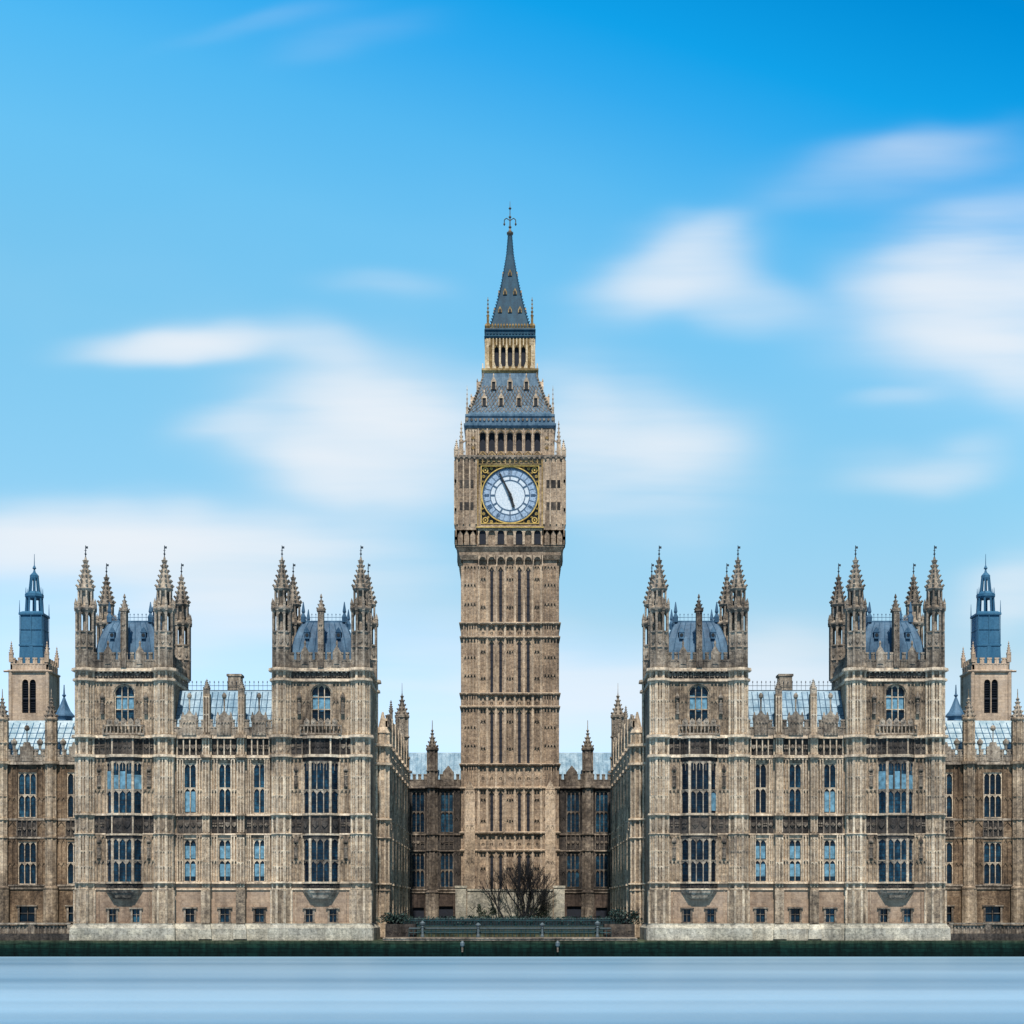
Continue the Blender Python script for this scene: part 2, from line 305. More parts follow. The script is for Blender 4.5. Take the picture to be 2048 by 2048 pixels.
# ------------------------------------------------------------------ builders
class MB:
    """collects shapes for ONE mesh; T = (x, y, turn) maps local (along, into the wall, up) to the world"""
    def __init__(s, T=None): s.v = []; s.f = []; s.T = T; s.m = []; s.cm = 0
    def add(s, vs, fs):
        b = len(s.v)
        if s.T:
            ox, oy, a = s.T; ca, sa = cos(a), sin(a)
            s.v += [(ox + x * ca - y * sa, oy + x * sa + y * ca, z) for x, y, z in vs]
        else: s.v += vs
        s.f += [tuple(i + b for i in f) for f in fs]; s.m += [s.cm] * len(fs)
    def box(s, x0, x1, y0, y1, z0, z1):
        if x0 > x1: x0, x1 = x1, x0
        s.add([(x0, y0, z0), (x1, y0, z0), (x1, y1, z0), (x0, y1, z0), (x0, y0, z1), (x1, y0, z1), (x1, y1, z1), (x0, y1, z1)],
              [(0, 1, 5, 4), (1, 2, 6, 5), (2, 3, 7, 6), (3, 0, 4, 7), (4, 5, 6, 7), (3, 2, 1, 0)])
    def loft(s, cx, cy, prof, n=4, sy=1.0, rot=None, cap=True):
        """prof: (radius, z); for n=4 radius is the half width"""
        rot = pi / n if rot is None else rot
        k = 1 / cos(pi / n)
        vs = []; fs = []
        for r, z in prof:
            for i in range(n):
                a = rot + 2 * pi * i / n
                vs.append((cx + r * k * cos(a), cy + r * k * sin(a) * sy, z))
        for j in range(len(prof) - 1):
            for i in range(n):
                i2 = (i + 1) % n
                fs.append((j * n + i, j * n + i2, (j + 1) * n + i2, (j + 1) * n + i))
        if cap:
            fs.append(tuple(range(n - 1, -1, -1))); fs.append(tuple((len(prof) - 1) * n + i for i in range(n)))
        s.add(vs, fs)
    def rects(s, rs, cap=True):
        """rs: (x0, x1, y0, y1, z) rectangles joined bottom to top"""
        vs = []; fs = []
        for x0, x1, y0, y1, z in rs: vs += [(x0, y0, z), (x1, y0, z), (x1, y1, z), (x0, y1, z)]
        for j in range(len(rs) - 1):
            for i in range(4):
                i2 = (i + 1) % 4; fs.append((j * 4 + i, j * 4 + i2, j * 4 + 4 + i2, j * 4 + 4 + i))
        if cap: fs += [(3, 2, 1, 0), tuple((len(rs) - 1) * 4 + i for i in range(4))]
        s.add(vs, fs)
    def poly(s, pts, y0, y1):
        """outline in (along, up) with thickness y0..y1; counter-clockwise seen from the front"""
        n = len(pts)
        vs = [(x, y0, z) for x, z in pts] + [(x, y1, z) for x, z in pts]
        fs = [tuple(range(n)), tuple(range(2 * n - 1, n - 1, -1))]
        for i in range(n):
            j = (i + 1) % n; fs.append((i, i + n, j + n, j))
        s.add(vs, fs)
    def plan(s, pts, z0, z1, top=None):
        """outline in plan, counter-clockwise from above, from z0 to z1"""
        n = len(pts); top = top or pts
        vs = [(x, y, z0) for x, y in pts] + [(x, y, z1) for x, y in top]
        fs = [tuple(range(n - 1, -1, -1)), tuple(range(n, 2 * n))]
        for i in range(n):
            j = (i + 1) % n; fs.append((i, j, j + n, i + n))
        s.add(vs, fs)
    def bar(s, p, q, w, w2=None, n=4):
        p = Vector(p); q = Vector(q); d = (q - p)
        if d.length < 1e-6: return
        d.normalize(); a = d.orthogonal().normalized(); b = d.cross(a)
        w2 = w if w2 is None else w2; vs = []
        for c, r in ((p, w), (q, w2)):
            for i in range(n):
                t = 2 * pi * (i + .5) / n; x = c + a * (cos(t) * r) + b * (sin(t) * r); vs.append(tuple(x))
        fs = [(i, (i + 1) % n, n + (i + 1) % n, n + i) for i in range(n)] + [tuple(range(n - 1, -1, -1)), tuple(range(n, 2 * n))]
        s.add(vs, fs)
    def flat(s, u0, u1, z0, z1, v):
        s.add([(u0, v, z0), (u1, v, z0), (u1, v, z1), (u0, v, z1)], [(0, 1, 2, 3)])
    def wall(s, u0, u1, z0, z1, v, holes, dep=.5):
        """front sheet with openings and their reveals"""
        us = sorted({u0, u1, *[h[0] for h in holes], *[h[1] for h in holes]})
        zs = sorted({z0, z1, *[h[2] for h in holes], *[h[3] for h in holes]})
        for i in range(len(us) - 1):
            for j in range(len(zs) - 1):
                cu = (us[i] + us[i + 1]) / 2; cz = (zs[j] + zs[j + 1]) / 2
                if any(h[0] < cu < h[1] and h[2] < cz < h[3] for h in holes): continue
                s.flat(us[i], us[i + 1], zs[j], zs[j + 1], v)
        w = v + dep
        for a, b, c, d in [h[:4] for h in holes]:
            s.add([(a, v, c), (b, v, c), (b, v, d), (a, v, d), (a, w, c), (b, w, c), (b, w, d), (a, w, d)],
                  [(0, 4, 5, 1), (1, 5, 6, 2), (2, 6, 7, 3), (3, 7, 4, 0)])
        s.add([(u0, v, z0), (u1, v, z0), (u1, v, z1), (u0, v, z1), (u0, w, z0), (u1, w, z0), (u1, w, z1), (u0, w, z1)],
              [(0, 1, 5, 4), (1, 2, 6, 5), (2, 3, 7, 6), (3, 0, 4, 7)])
    def spandrel(s, c, w, zs, zt, v0, v1, rise=None, n=8, p=.75):
        """fills a rectangular opening's head down to a pointed arch springing at zs"""
        rise = rise or (zt - zs) * .93
        pts = []
        for i in range(n + 1):
            t = pi * i / n; pts.append((c - w / 2 * cos(t), zs + rise * abs(sin(t)) ** p))
        for (x0, a), (x1, b) in zip(pts, pts[1:]):
            s.add([(x0, v0, a), (x1, v0, b), (x1, v0, zt), (x0, v0, zt), (x0, v1, a), (x1, v1, b)], [(0, 1, 2, 3), (0, 4, 5, 1)])
    def ribs(s, u0, u1, z0, z1, v, n, w=.09, d=.12, head=True, rows=()):
        """blind Gothic panelling: upright ribs with pointed heads"""
        p = (u1 - u0) / n
        for i in range(n + 1):
            x = u0 + p * i; s.box(x - w / 2, x + w / 2, v - d, v, z0, z1)
        for z in rows: s.box(u0, u1, v - d * .8, v, z - w / 2, z + w / 2)
        if head:
            for zz in (z1, *rows):
                for i in range(n):
                    a = u0 + p * i + w / 2; b = a + p - w; hh = min(p * .75, .6); m = (a + b) / 2
                    s.poly([(a, zz - hh), (m, zz - .04), (a, zz)], v - d * .7, v)
                    s.poly([(b, zz - hh), (b, zz), (m, zz - .04)], v - d * .7, v)
    def frieze(s, u0, u1, z0, z1, v, cell=.9, d=.1):
        """carved band: framed shields and bosses"""
        n = max(1, round((u1 - u0) / cell)); p = (u1 - u0) / n; h = z1 - z0
        for i in range(n + 1):
            x = u0 + p * i; s.box(x - .05, x + .05, v - d, v, z0, z1)
        for i in range(n):
            c = u0 + p * (i + .5); cz = (z0 + z1) / 2; r = min(p, h) * .36; k = random.random()
            if k < .4:
                s.poly([(c - r, cz + r), (c - r * .9, cz - r * .2), (c, cz - r * 1.1), (c + r * .9, cz - r * .2), (c + r, cz + r)], v - d * .9, v)
            elif k < .7:
                s.poly([(c - r, cz), (c, cz - r * 1.2), (c + r, cz), (c, cz + r * 1.2)], v - d * .8, v)
                s.poly([(c - r * .4, cz), (c, cz - r * .5), (c + r * .4, cz), (c, cz + r * .5)], v - d * 1.4, v - d * .8)
            else:
                for sx in (-1, 1):
                    for sz in (-1, 1):
                        s.loft_front(c + sx * r * .5, cz + sz * r * .55, r * .42, v - d * .9, v)
            for sx in (-1, 1):
                s.poly([(c + sx * p * .46 - .07, z1 - .02), (c + sx * p * .46, z1 - .25), (c + sx * p * .46 + .07, z1 - .02)][::1], v - d * .6, v)
    def loft_front(s, c, cz, r, v0, v1, n=6):
        s.poly([(c + r * cos(2 * pi * i / n), cz + r * sin(2 * pi * i / n)) for i in range(n)], v0, v1)
    def parapet(s, u0, u1, z0, h, v, pitch=1.0, th=.3):
        n = max(1, round((u1 - u0) / pitch)); p = (u1 - u0) / n
        s.box(u0, u1, v, v + th, z0, z0 + h * .52); s.box(u0, u1, v - .06, v, z0 + h * .46, z0 + h * .54)
        for i in range(n):
            a = u0 + p * i
            s.box(a + p * .02, a + p * .58, v + .02, v + th - .02, z0 + h * .52, z0 + h * .9)
            s.box(a - p * .02, a + p * .62, v - .05, v + th + .03, z0 + h * .9, z0 + h)
            s.box(a + p * .25, a + p * .36, v - .08, v + .02, z0 + .05, z0 + h * .9)
            s.box(a + p * .74, a + p * .84, v - .08, v, z0 + .05, z0 + h * .46)
    def pieces(s, most=26):
        """face lists of the far-apart pieces of this mesh (islands closer than half the larger one's size belong together)"""
        n = len(s.v); par = np.arange(n)
        def find(a):
            while par[a] != a: par[a] = par[par[a]]; a = par[a]
            return a
        for f in s.f:
            r = find(f[0])
            for q in f[1:]:
                t = find(q)
                if t != r: par[t] = r
        root = np.array([find(i) for i in range(n)]); _, isl = np.unique(root, return_inverse=True); k = isl.max() + 1
        if k < 2 or k > 1400: return None
        P = np.array(s.v); lo = np.full((k, 3), 1e9); hi = np.full((k, 3), -1e9)
        np.minimum.at(lo, isl, P); np.maximum.at(hi, isl, P); size = (hi - lo).max(1)
        gap = np.maximum(0, np.maximum(lo[:, None] - hi[None], lo[None] - hi[:, None]))
        near = np.sqrt((gap ** 2).sum(2)) <= np.maximum(.02, .5 * np.maximum(size[:, None], size[None]))
        lab = np.full(k, -1); c = 0
        for i in range(k):
            if lab[i] >= 0: continue
            st = [i]; lab[i] = c
            while st:
                for b in np.nonzero(near[st.pop()] & (lab < 0))[0]: lab[b] = c; st.append(b)
            c += 1
        if c < 2 or c > most: return None
        out = [[] for _ in range(c)]
        for fi, f in enumerate(s.f): out[lab[isl[f[0]]]].append(fi)
        return out
    def part_of(s, fl):
        m = MB(); mp = {}
        for fi in fl:
            g = []
            for q in s.f[fi]:
                if q not in mp: mp[q] = len(m.v); m.v.append(s.v[q])
                g.append(mp[q])
            m.f.append(tuple(g)); m.m.append(s.m[fi])
        return m
    def build(s, name, mats, parent=None, base=(0, 0, 0), split=True):
        pcs = s.pieces() if split and parent is not None and name not in WHOLE else None
        if pcs:
            for fl in pcs: o = s.part_of(fl).build(name, mats, parent, base, False)
            return o
        me = bpy.data.meshes.new(name); bx, by, bz = base
        me.from_pydata([(x - bx, y - by, z - bz) for x, y, z in s.v], [], s.f)
        if not isinstance(mats, (list, tuple)): mats = [mats]
        for m in mats: me.materials.append(MAT[m])
        if len(mats) > 1: me.polygons.foreach_set('material_index', s.m)
        me.update()
        o = bpy.data.objects.new(name, me); COL.objects.link(o)
        if parent is not None: o.parent = parent
        return o
    def mesh(s, name, mats):
        o = s.build(name, mats); me = o.data; bpy.data.objects.remove(o); return me
    def meshes(s, name, mats):
        pcs = s.pieces()
        return [(name, s.part_of(fl).mesh(name, mats)) for fl in pcs] if pcs else [(name, s.mesh(name, mats))]
WHOLE = {'foliage', 'ivy', 'stems', 'trunk', 'crown', 'pickets', 'bars', 'clock_face', 'numerals', 'cresting', 'roof_scales', 'wall', 'glazing_bars', 'roof_seams', 'tower_ribs'}

def thing(name, label, cat, base, group=None):
    o = bpy.data.objects.new(name, None); COL.objects.link(o); o.location = base; o.empty_display_size = .5
    o['label'] = label; o['category'] = cat
    if group: o['group'] = group
    return o
def tag(o, label, cat, group=None):
    o['label'] = label; o['category'] = cat
    if group: o['group'] = group
    return o
def place(proto, parent, loc, rz=0.0, sc=1.0, label=None):
    """proto = (name, mesh, [sub-protos]); puts a part and its sub-parts on a thing, sharing meshes"""
    name, me, subs = proto
    o = bpy.data.objects.new(name, me); COL.objects.link(o); o.parent = parent
    b = parent.location if parent.type == 'EMPTY' else Vector((0, 0, 0))
    o.location = (loc[0] - b[0], loc[1] - b[1], loc[2] - b[2]); o.rotation_euler = (0, 0, rz)
    o.scale = (sc, sc, sc) if isinstance(sc, (int, float)) else sc
    if label: o['label'] = label
    for n2, m2 in subs:
        c = bpy.data.objects.new(n2, m2); COL.objects.link(c); c.parent = o
    return o

# depth scale: a height read in the photo at distance y behind the river front
def ZZ(py, y=0.0): return (1818 - py) * K * (D + y) / D + H
def AA(dpx, y=0.0): return dpx * K * (D + y) / D

# ------------------------------------------------------------------ shared parts
def window_proto(w, h, lights, rows=1, blinds=(), name='window', mat='rib', dep=.34, head=True, arched=False, pane='glass'):
    """local: origin bottom centre of the opening, wall face at y=0"""
    f = MB(); fw = .09
    f.box(-w / 2, -w / 2 + fw, .05, dep, 0, h); f.box(w / 2 - fw, w / 2, .05, dep, 0, h)
    f.box(-w / 2 + fw, w / 2 - fw, -.08, dep, 0, .1)
    if not arched: f.box(-w / 2 + fw, w / 2 - fw, .05, dep, h - .08, h)
    p = (w - 2 * fw) / lights; zs = [0.1 + (h - .1) * i / (rows + 1) for i in range(rows + 2)]
    for i in range(1, lights):
        x = -w / 2 + fw + p * i; f.box(x - .045, x + .045, .08, dep, .1, h - .08)
    for z in zs[1:-1]: f.box(-w / 2 + fw, w / 2 - fw, .1, dep, z - .05, z + .05)
    if head:
        for z in (zs[-1:] if arched else zs[1:]):
            zt = z - (.05 if z < h - .01 else .08)
            for i in range(lights):
                a = -w / 2 + fw + p * i; b = a + p; m = (a + b) / 2; hh = min(.5, p * .9)
                f.poly([(a, zt - hh), (a + p * .16, zt - hh * .4), (m, zt - .02), (m, zt), (a, zt)], .12, .26)
                f.poly([(b, zt - hh), (b, zt), (m, zt), (m, zt - .02), (b - p * .16, zt - hh * .4)], .12, .26)
    g = MB(); g.flat(-w / 2, w / 2, 0, h, dep - .05)
    # glazing bars
    k = MB()
    subs = [('pane', g.mesh('pane', pane))]
    nb = max(3, int(h / .45))
    for i in range(lights):
        a = -w / 2 + fw + p * i + .05; b = a + p - .1
        for j in range(1, nb): k.box(a, b, dep - .075, dep - .055, h * j / nb - .012, h * j / nb + .012)
    subs += k.meshes('leading', 'iron')
    if blinds:
        bl = MB()
        for (li, z0, z1) in blinds:
            a = -w / 2 + fw + p * li + .07
            bl.box(a, a + p - .14, dep - .1, dep - .08, h * z0, h * z1)
        subs += bl.meshes('blind', 'blind')
    return (name, f.mesh(name, mat), subs)
W2A = window_proto(1.43, 5.6, 2, 1)
W2B = window_proto(1.43, 5.6, 2, 1, [(0, .04, .44), (1, .04, .44)])
W1A = window_proto(1.43, 4.75, 2, 1, [(0, .13, .42), (1, .13, .42), (0, .55, .84), (1, .55, .84)])
W1N = window_proto(1.43, 4.75, 2, 1)
WING2 = window_proto(2.15, 5.3, 3, 1); WING1 = window_proto(2.15, 5.0, 3, 1)
WARCH = window_proto(2.2, 4.2, 3, 2, [(0, .36, .72), (1, .3, .66), (2, .36, .7)], arched=True)
SIDE2 = window_proto(3.5, 5.6, 2, 1, dep=.14, head=False, pane='dullglass'); SIDE1 = window_proto(3.5, 4.75, 2, 1, dep=.14, head=False, pane='dullglass')
LINK2 = window_proto(1.9, 6.0, 3, 1, mat='carved'); LINK1 = window_proto(1.9, 5.0, 3, 1, mat='carved')
def low_window(w, h):
    f = MB()
    f.box(-w / 2 - .22, -w / 2, -.1, .3, -.02, h); f.box(w / 2, w / 2 + .22, -.1, .3, -.02, h)
    f.box(-w / 2 - .38, w / 2 + .38, -.22, .3, h, h + .16); f.box(-w / 2 - .3, w / 2 + .3, -.16, .3, -.18, -.02)
    f.box(-.03, .03, .12, .24, 0, h); f.box(-w / 2, -.03, .12, .24, h * .55, h * .55 + .05); f.box(.03, w / 2, .12, .24, h * .55, h * .55 + .05)
    g = MB(); g.flat(-w / 2, w / 2, 0, h, .26)
    return ('window', f.mesh('window', 'carved'), [('pane', g.mesh('pane', 'glass'))])
LOWS = low_window(.75, 1.45); LOWM = low_window(.95, 1.5); LOWW = low_window(1.75, 1.8)

def crockets(mb, cx, cy, prof, n, levels, size, rot=None):
    """leafy knobs up the edges of a spire given by (radius, z) profile"""
    rot = pi / n if rot is None else rot
    z0, z1 = prof[0][1], prof[-1][1]
    def rad(z):
        for (r0, a), (r1, b) in zip(prof, prof[1:]):
            if a <= z <= b: return r0 + (r1 - r0) * (z - a) / (b - a)
        return prof[-1][0]
    for l in range(levels):
        z = z0 + (z1 - z0) * (l + .2) / levels; r = rad(z) / cos(pi / n); sz = size * (1 - .55 * l / levels)
        for i in range(n):
            a = rot + 2 * pi * i / n; ca, sa = cos(a), sin(a)
            x, y = cx + (r + sz * .3) * ca, cy + (r + sz * .3) * sa
            mb.bar((cx + r * .9 * ca, cy + r * .9 * sa, z - sz * .5), (cx + (r + sz * .9) * ca, cy + (r + sz * .9) * sa, z + sz * .6), sz * .55, sz * .4)

def finial_mesh(h, r, vane=True, mat='iron'):
    f = MB()
    f.loft(0, 0, [(r * .5, 0), (r * .45, h * .12), (r * 1.5, h * .16), (r * 1.7, h * .2), (r * .5, h * .26), (r * .35, h * .45), (r * 1.0, h * .49), (r * .25, h * .54), (r * .2, h)], 6)
    if vane:
        f.box(0, r * 2.2, -.015, .015, h * .82, h * .97); f.box(-r * 1.2, r * 1.2, -.02, .02, h * .7, h * .73)
    return f.mesh('finial', mat)

def turret_proto(r=.93, mat='turret'):
    """open octagonal turret above a tower cornice, local z=0 at the cornice"""
    t = MB()
    t.loft(0, 0, [(r, 0), (r, 2.2)], 8); t.loft(0, 0, [(r + .08, 2.2), (r + .14, 2.3), (r + .04, 2.42), (r * .97, 2.45), (r * .97, 3.85), (r + .1, 3.95), (r + .1, 4.1)], 8)
    for i in range(8):
        a = pi / 8 + 2 * pi * i / 8; R0 = r / cos(pi / 8)
        x, y = R0 * cos(a), R0 * sin(a)
        t.loft(x, y, [(.1, 0), (.1, 3.9)], 4)
        t.loft(x * .97, y * .97, [(.12, 4.1), (.12, 6.35)], 4)          # arcade columns
        t.loft(x * 1.06, y * 1.06, [(.13, 6.3), (.15, 6.75), (.12, 7.0), (.16, 7.05), (.02, 7.75)], 4)   # ring pinnacles
        t.loft(x * .76, y * .76, [(.085, 6.95), (.085, 8.55)], 4)
        # little arches, shields
        b = 2 * pi * i / 8; cx, cy = r * cos(b), r * sin(b)
        t.T = (0, 0, b + pi / 2); t.ribs(-.27, .27, .15, 2.0, -r, 2, .05, .05)
        t.poly([(-.2, 3.5), (-.18, 2.9), (0, 2.65), (.18, 2.9), (.2, 3.5)], -r - .07, -r)
        t.poly([(-.3, 5.75), (0, 6.3), (-.3, 6.3)], -r + .02, -r + .12); t.poly([(.3, 5.75), (.3, 6.3), (0, 6.3)], -r + .02, -r + .12)
        t.T = None
    t.loft(0, 0, [(.28, 4.1), (.28, 6.4)], 8)
    t.loft(0, 0, [(r * .97, 6.3), (r + .2, 6.45), (r + .24, 6.62), (r + .05, 6.75), (r * .78, 6.95)], 8)
    t.loft(0, 0, [(.36, 6.95), (.36, 8.6)], 8)
    t.loft(0, 0, [(r * .75, 8.5), (r * .9, 8.65), (r * .98, 8.8), (r * .86, 8.95)], 8)
    sp = MB(); prof = [(r * .8, 8.95), (r * .56, 9.9), (r * .34, 10.9), (.14, 12.0), (.09, 12.35)]
    sp.loft(0, 0, prof, 8); crockets(sp, 0, 0, prof, 8, 6, .3)
    sp.loft(0, 0, [(.1, 11.6), (.28, 11.75), (.1, 11.9)], 6)
    fm = MB(); fm.loft(0, 0, [(.05, 12.35), (.045, 12.6), (.13, 12.7), (.05, 12.8), (.035, 13.65)], 6)
    fm.box(0, .26, -.015, .015, 13.3, 13.55); fm.box(-.13, .13, -.02, .02, 13.08, 13.13)
    return ('turret', t.mesh('turret', mat), [('spire', sp.mesh('spire', mat)), ('finial', fm.mesh('finial', 'iron'))])
TURRET = turret_proto()
def pinnacle_proto(mat='turret', w=.3, hs=1.0, ht=1.6):
    p = MB(); p.box(-w, w, -w, w, 0, hs); p.box(-w - .05, w + .05, -w - .05, w + .05, hs, hs + .12)
    for s_ in (-1, 1):
        p.box(s_ * w * .75, s_ * (w + .06), -w - .04, -w, 0, hs)
    prof = [(w * .8, hs + .12), (.05, hs + ht * .8)]
    p.loft(0, 0, prof, 4); crockets(p, 0, 0, prof, 4, 4, .17)
    p.loft(0, 0, [(.05, hs + ht * .78), (.14, hs + ht * .84), (.05, hs + ht * .9), (.03, hs + ht)], 6)
    return ('pinnacle', p.mesh('pinnacle', mat), [])
PIN = pinnacle_proto()
PINSLIM = pinnacle_proto('turret', .16, .9, 1.5)
PINT = pinnacle_proto('towerrib', .26, 1.6, 2.6)
PINGOLD = pinnacle_proto('goldstone', .15, 1.4, 2.6)
def statue_proto():
    s = MB()
    s.loft(0, 0, [(.2, 0), (.22, .1), (.19, .5), (.2, .8), (.24, .98), (.1, 1.08), (.08, 1.1), (.12, 1.2), (.11, 1.32), (.03, 1.4)], 8)
    s.box(-.22, .22, -.2, .2, -.2, 0)
    s.loft(0, 0, [(.24, 1.55), (.26, 1.7), (.05, 2.2)], 6)
    return ('statue', s.mesh('statue', 'carved'), [])
STATUE = statue_proto()

# canted bay (oriel): local origin on the wall face at its centre, real heights
OW, OF, OD = 2.05, 1.13, .95
def oriel_proto(blind):
    o = MB(); z0, z1 = 7.35, 24.0
    pl = [(-OW, 0), (-OF, -OD), (OF, -OD), (OW, 0)]
    def ring(za, zb, g): o.cm = 1; o.plan([(-OW - g, .05), (-OF - g * .6, -OD - g), (OF + g * .6, -OD - g), (OW + g, .05)], za, zb); o.cm = 0
    def solid(za, zb):
        o.plan(pl, za, zb)
    solid(7.35, 8.15); solid(12.95, 15.72); solid(21.45, 24.0)
    for z, g, h in ((7.3, .12, .16), (8.0, .2, .2), (13.3, .12, .2), (15.5, .2, .24), (21.9, .22, .3), (23.95, .3, .3)): ring(z, z + h, g)
    segs = ((pl[0], pl[1], 1), (pl[1], pl[2], 3), (pl[2], pl[3], 1))
    gl = MB(); mu = MB(); bl = MB(); le = MB()
    for za, zb in ((8.15, 12.95), (15.74, 21.45)):
        o.cm = 1
        for q in pl:
            o.loft(q[0] * .985, q[1] * .97 + .05, [(.15, za), (.15, zb)], 8)
        o.cm = 0
        zm = za + (zb - za) * (.5 if za < 10 else .45)
        for (p, q, n) in segs:
            p = Vector((*p, 0)); q = Vector((*q, 0)); d = (q - p); L_ = d.length; ang = math.atan2(d.y, d.x)
            for mb in (gl, mu, bl, le): mb.T = (p.x, p.y, ang)
            gl.flat(0, L_, za, zb, .16)
            for i in range(1, n): mu.box(L_ * i / n - .05, L_ * i / n + .05, .0, .14, za, zb)
            mu.box(0, L_, .0, .14, zm - .06, zm + .06)
            for zt in (zm - .06, zb):
                for i in range(n):
                    a = L_ * i / n; b = a + L_ / n; m = (a + b) / 2; hh = .45
                    mu.poly([(a, zt - hh), (m, zt - .03), (m, zt), (a, zt)], .03, .12); mu.poly([(b, zt - hh), (b, zt), (m, zt), (m, zt - .03)], .03, .12)
            if zb > 20: mu.ribs(0.1, L_ - .1, zb - 1.0, zb, .14, n * 2, .05, .06)
            for j in range(1, 12): le.box(.05, L_ - .05, .13, .15, za + (zb - za) * j / 12 - .012, za + (zb - za) * j / 12 + .012)
            for i in range(n):
                a = L_ * i / n + .1; b = L_ * (i + 1) / n - .1
                if blind == 1 and za > 10: bl.box(a, b, .1, .125, zm + .1, zm + 1.6 + .5 * random.random())
                if blind == 2 and za > 10 and random.random() < .5: bl.box(a, b, .1, .125, za + .3, zm - .3)
    # carved spandrels
    for (p, q, n) in segs:
        p = Vector((*p, 0)); q = Vector((*q, 0)); d = (q - p); L_ = d.length
        o.T = (p.x, p.y, math.atan2(d.y, d.x))
        o.frieze(.12, L_ - .12, 13.55, 15.45, 0, 1.1, .12); o.frieze(.12, L_ - .12, 22.25, 23.9, 0, .56, .1); o.frieze(.12, L_ - .12, 7.5, 7.95, 0, .5, .08)
    o.T = None; o.cm = 1
    for q in pl: o.loft(q[0], q[1], [(.09, 13.5), (.09, 15.5)], 6); o.loft(q[0], q[1], [(.09, 22.2), (.09, 24)], 6)
    cb = MB(); g = .1
    def scaled(k): return [(x * k, y * k + (.05 if y == 0 else 0)) for x, y in pl]
    zs = [(7.3, 1.06), (7.0, 1.0), (6.75, .82), (6.45, .72), (6.3, .5)]
    for (za, ka), (zb, kb) in zip(zs, zs[1:]): cb.plan(scaled(kb), zb, za, scaled(ka))
    subs = [*gl.meshes('glazing', 'glass'), *mu.meshes('mullions', 'turret'), *le.meshes('leading', 'iron'), ('corbel', cb.mesh('corbel', 'turret'))]
    if bl.v: subs += bl.meshes('blind', 'blind')
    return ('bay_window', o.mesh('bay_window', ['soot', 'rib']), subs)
ORIEL = [oriel_proto(0), oriel_proto(1), oriel_proto(2)]

STRINGS = ((3.55, .25, .16), (7.3, .16, .14), (8.0, .22, .3), (13.4, .16, .22), (15.5, .24, .3), (21.9, .32, .36), (24.05, .34, .46))
UPSTR = ((30.3, .3, .34), (31.4, .36, .46))

def cresting(mb, x0, x1, y, z, h, pitch):
    n = round((x1 - x0) / pitch)
    mb.box(x0, x1, y - .03, y + .03, z, z + .1); mb.box(x0, x1, y - .015, y + .015, z + h * .5, z + h * .5 + .05)
    for i in range(n + 1):
        x = x0 + (x1 - x0) * i / n
        mb.box(x - .018, x + .018, y - .018, y + .018, z + .1, z + h)
        mb.loft(x, y, [(.03, z + h * .8), (.06, z + h * .88), (.02, z + h)], 4)

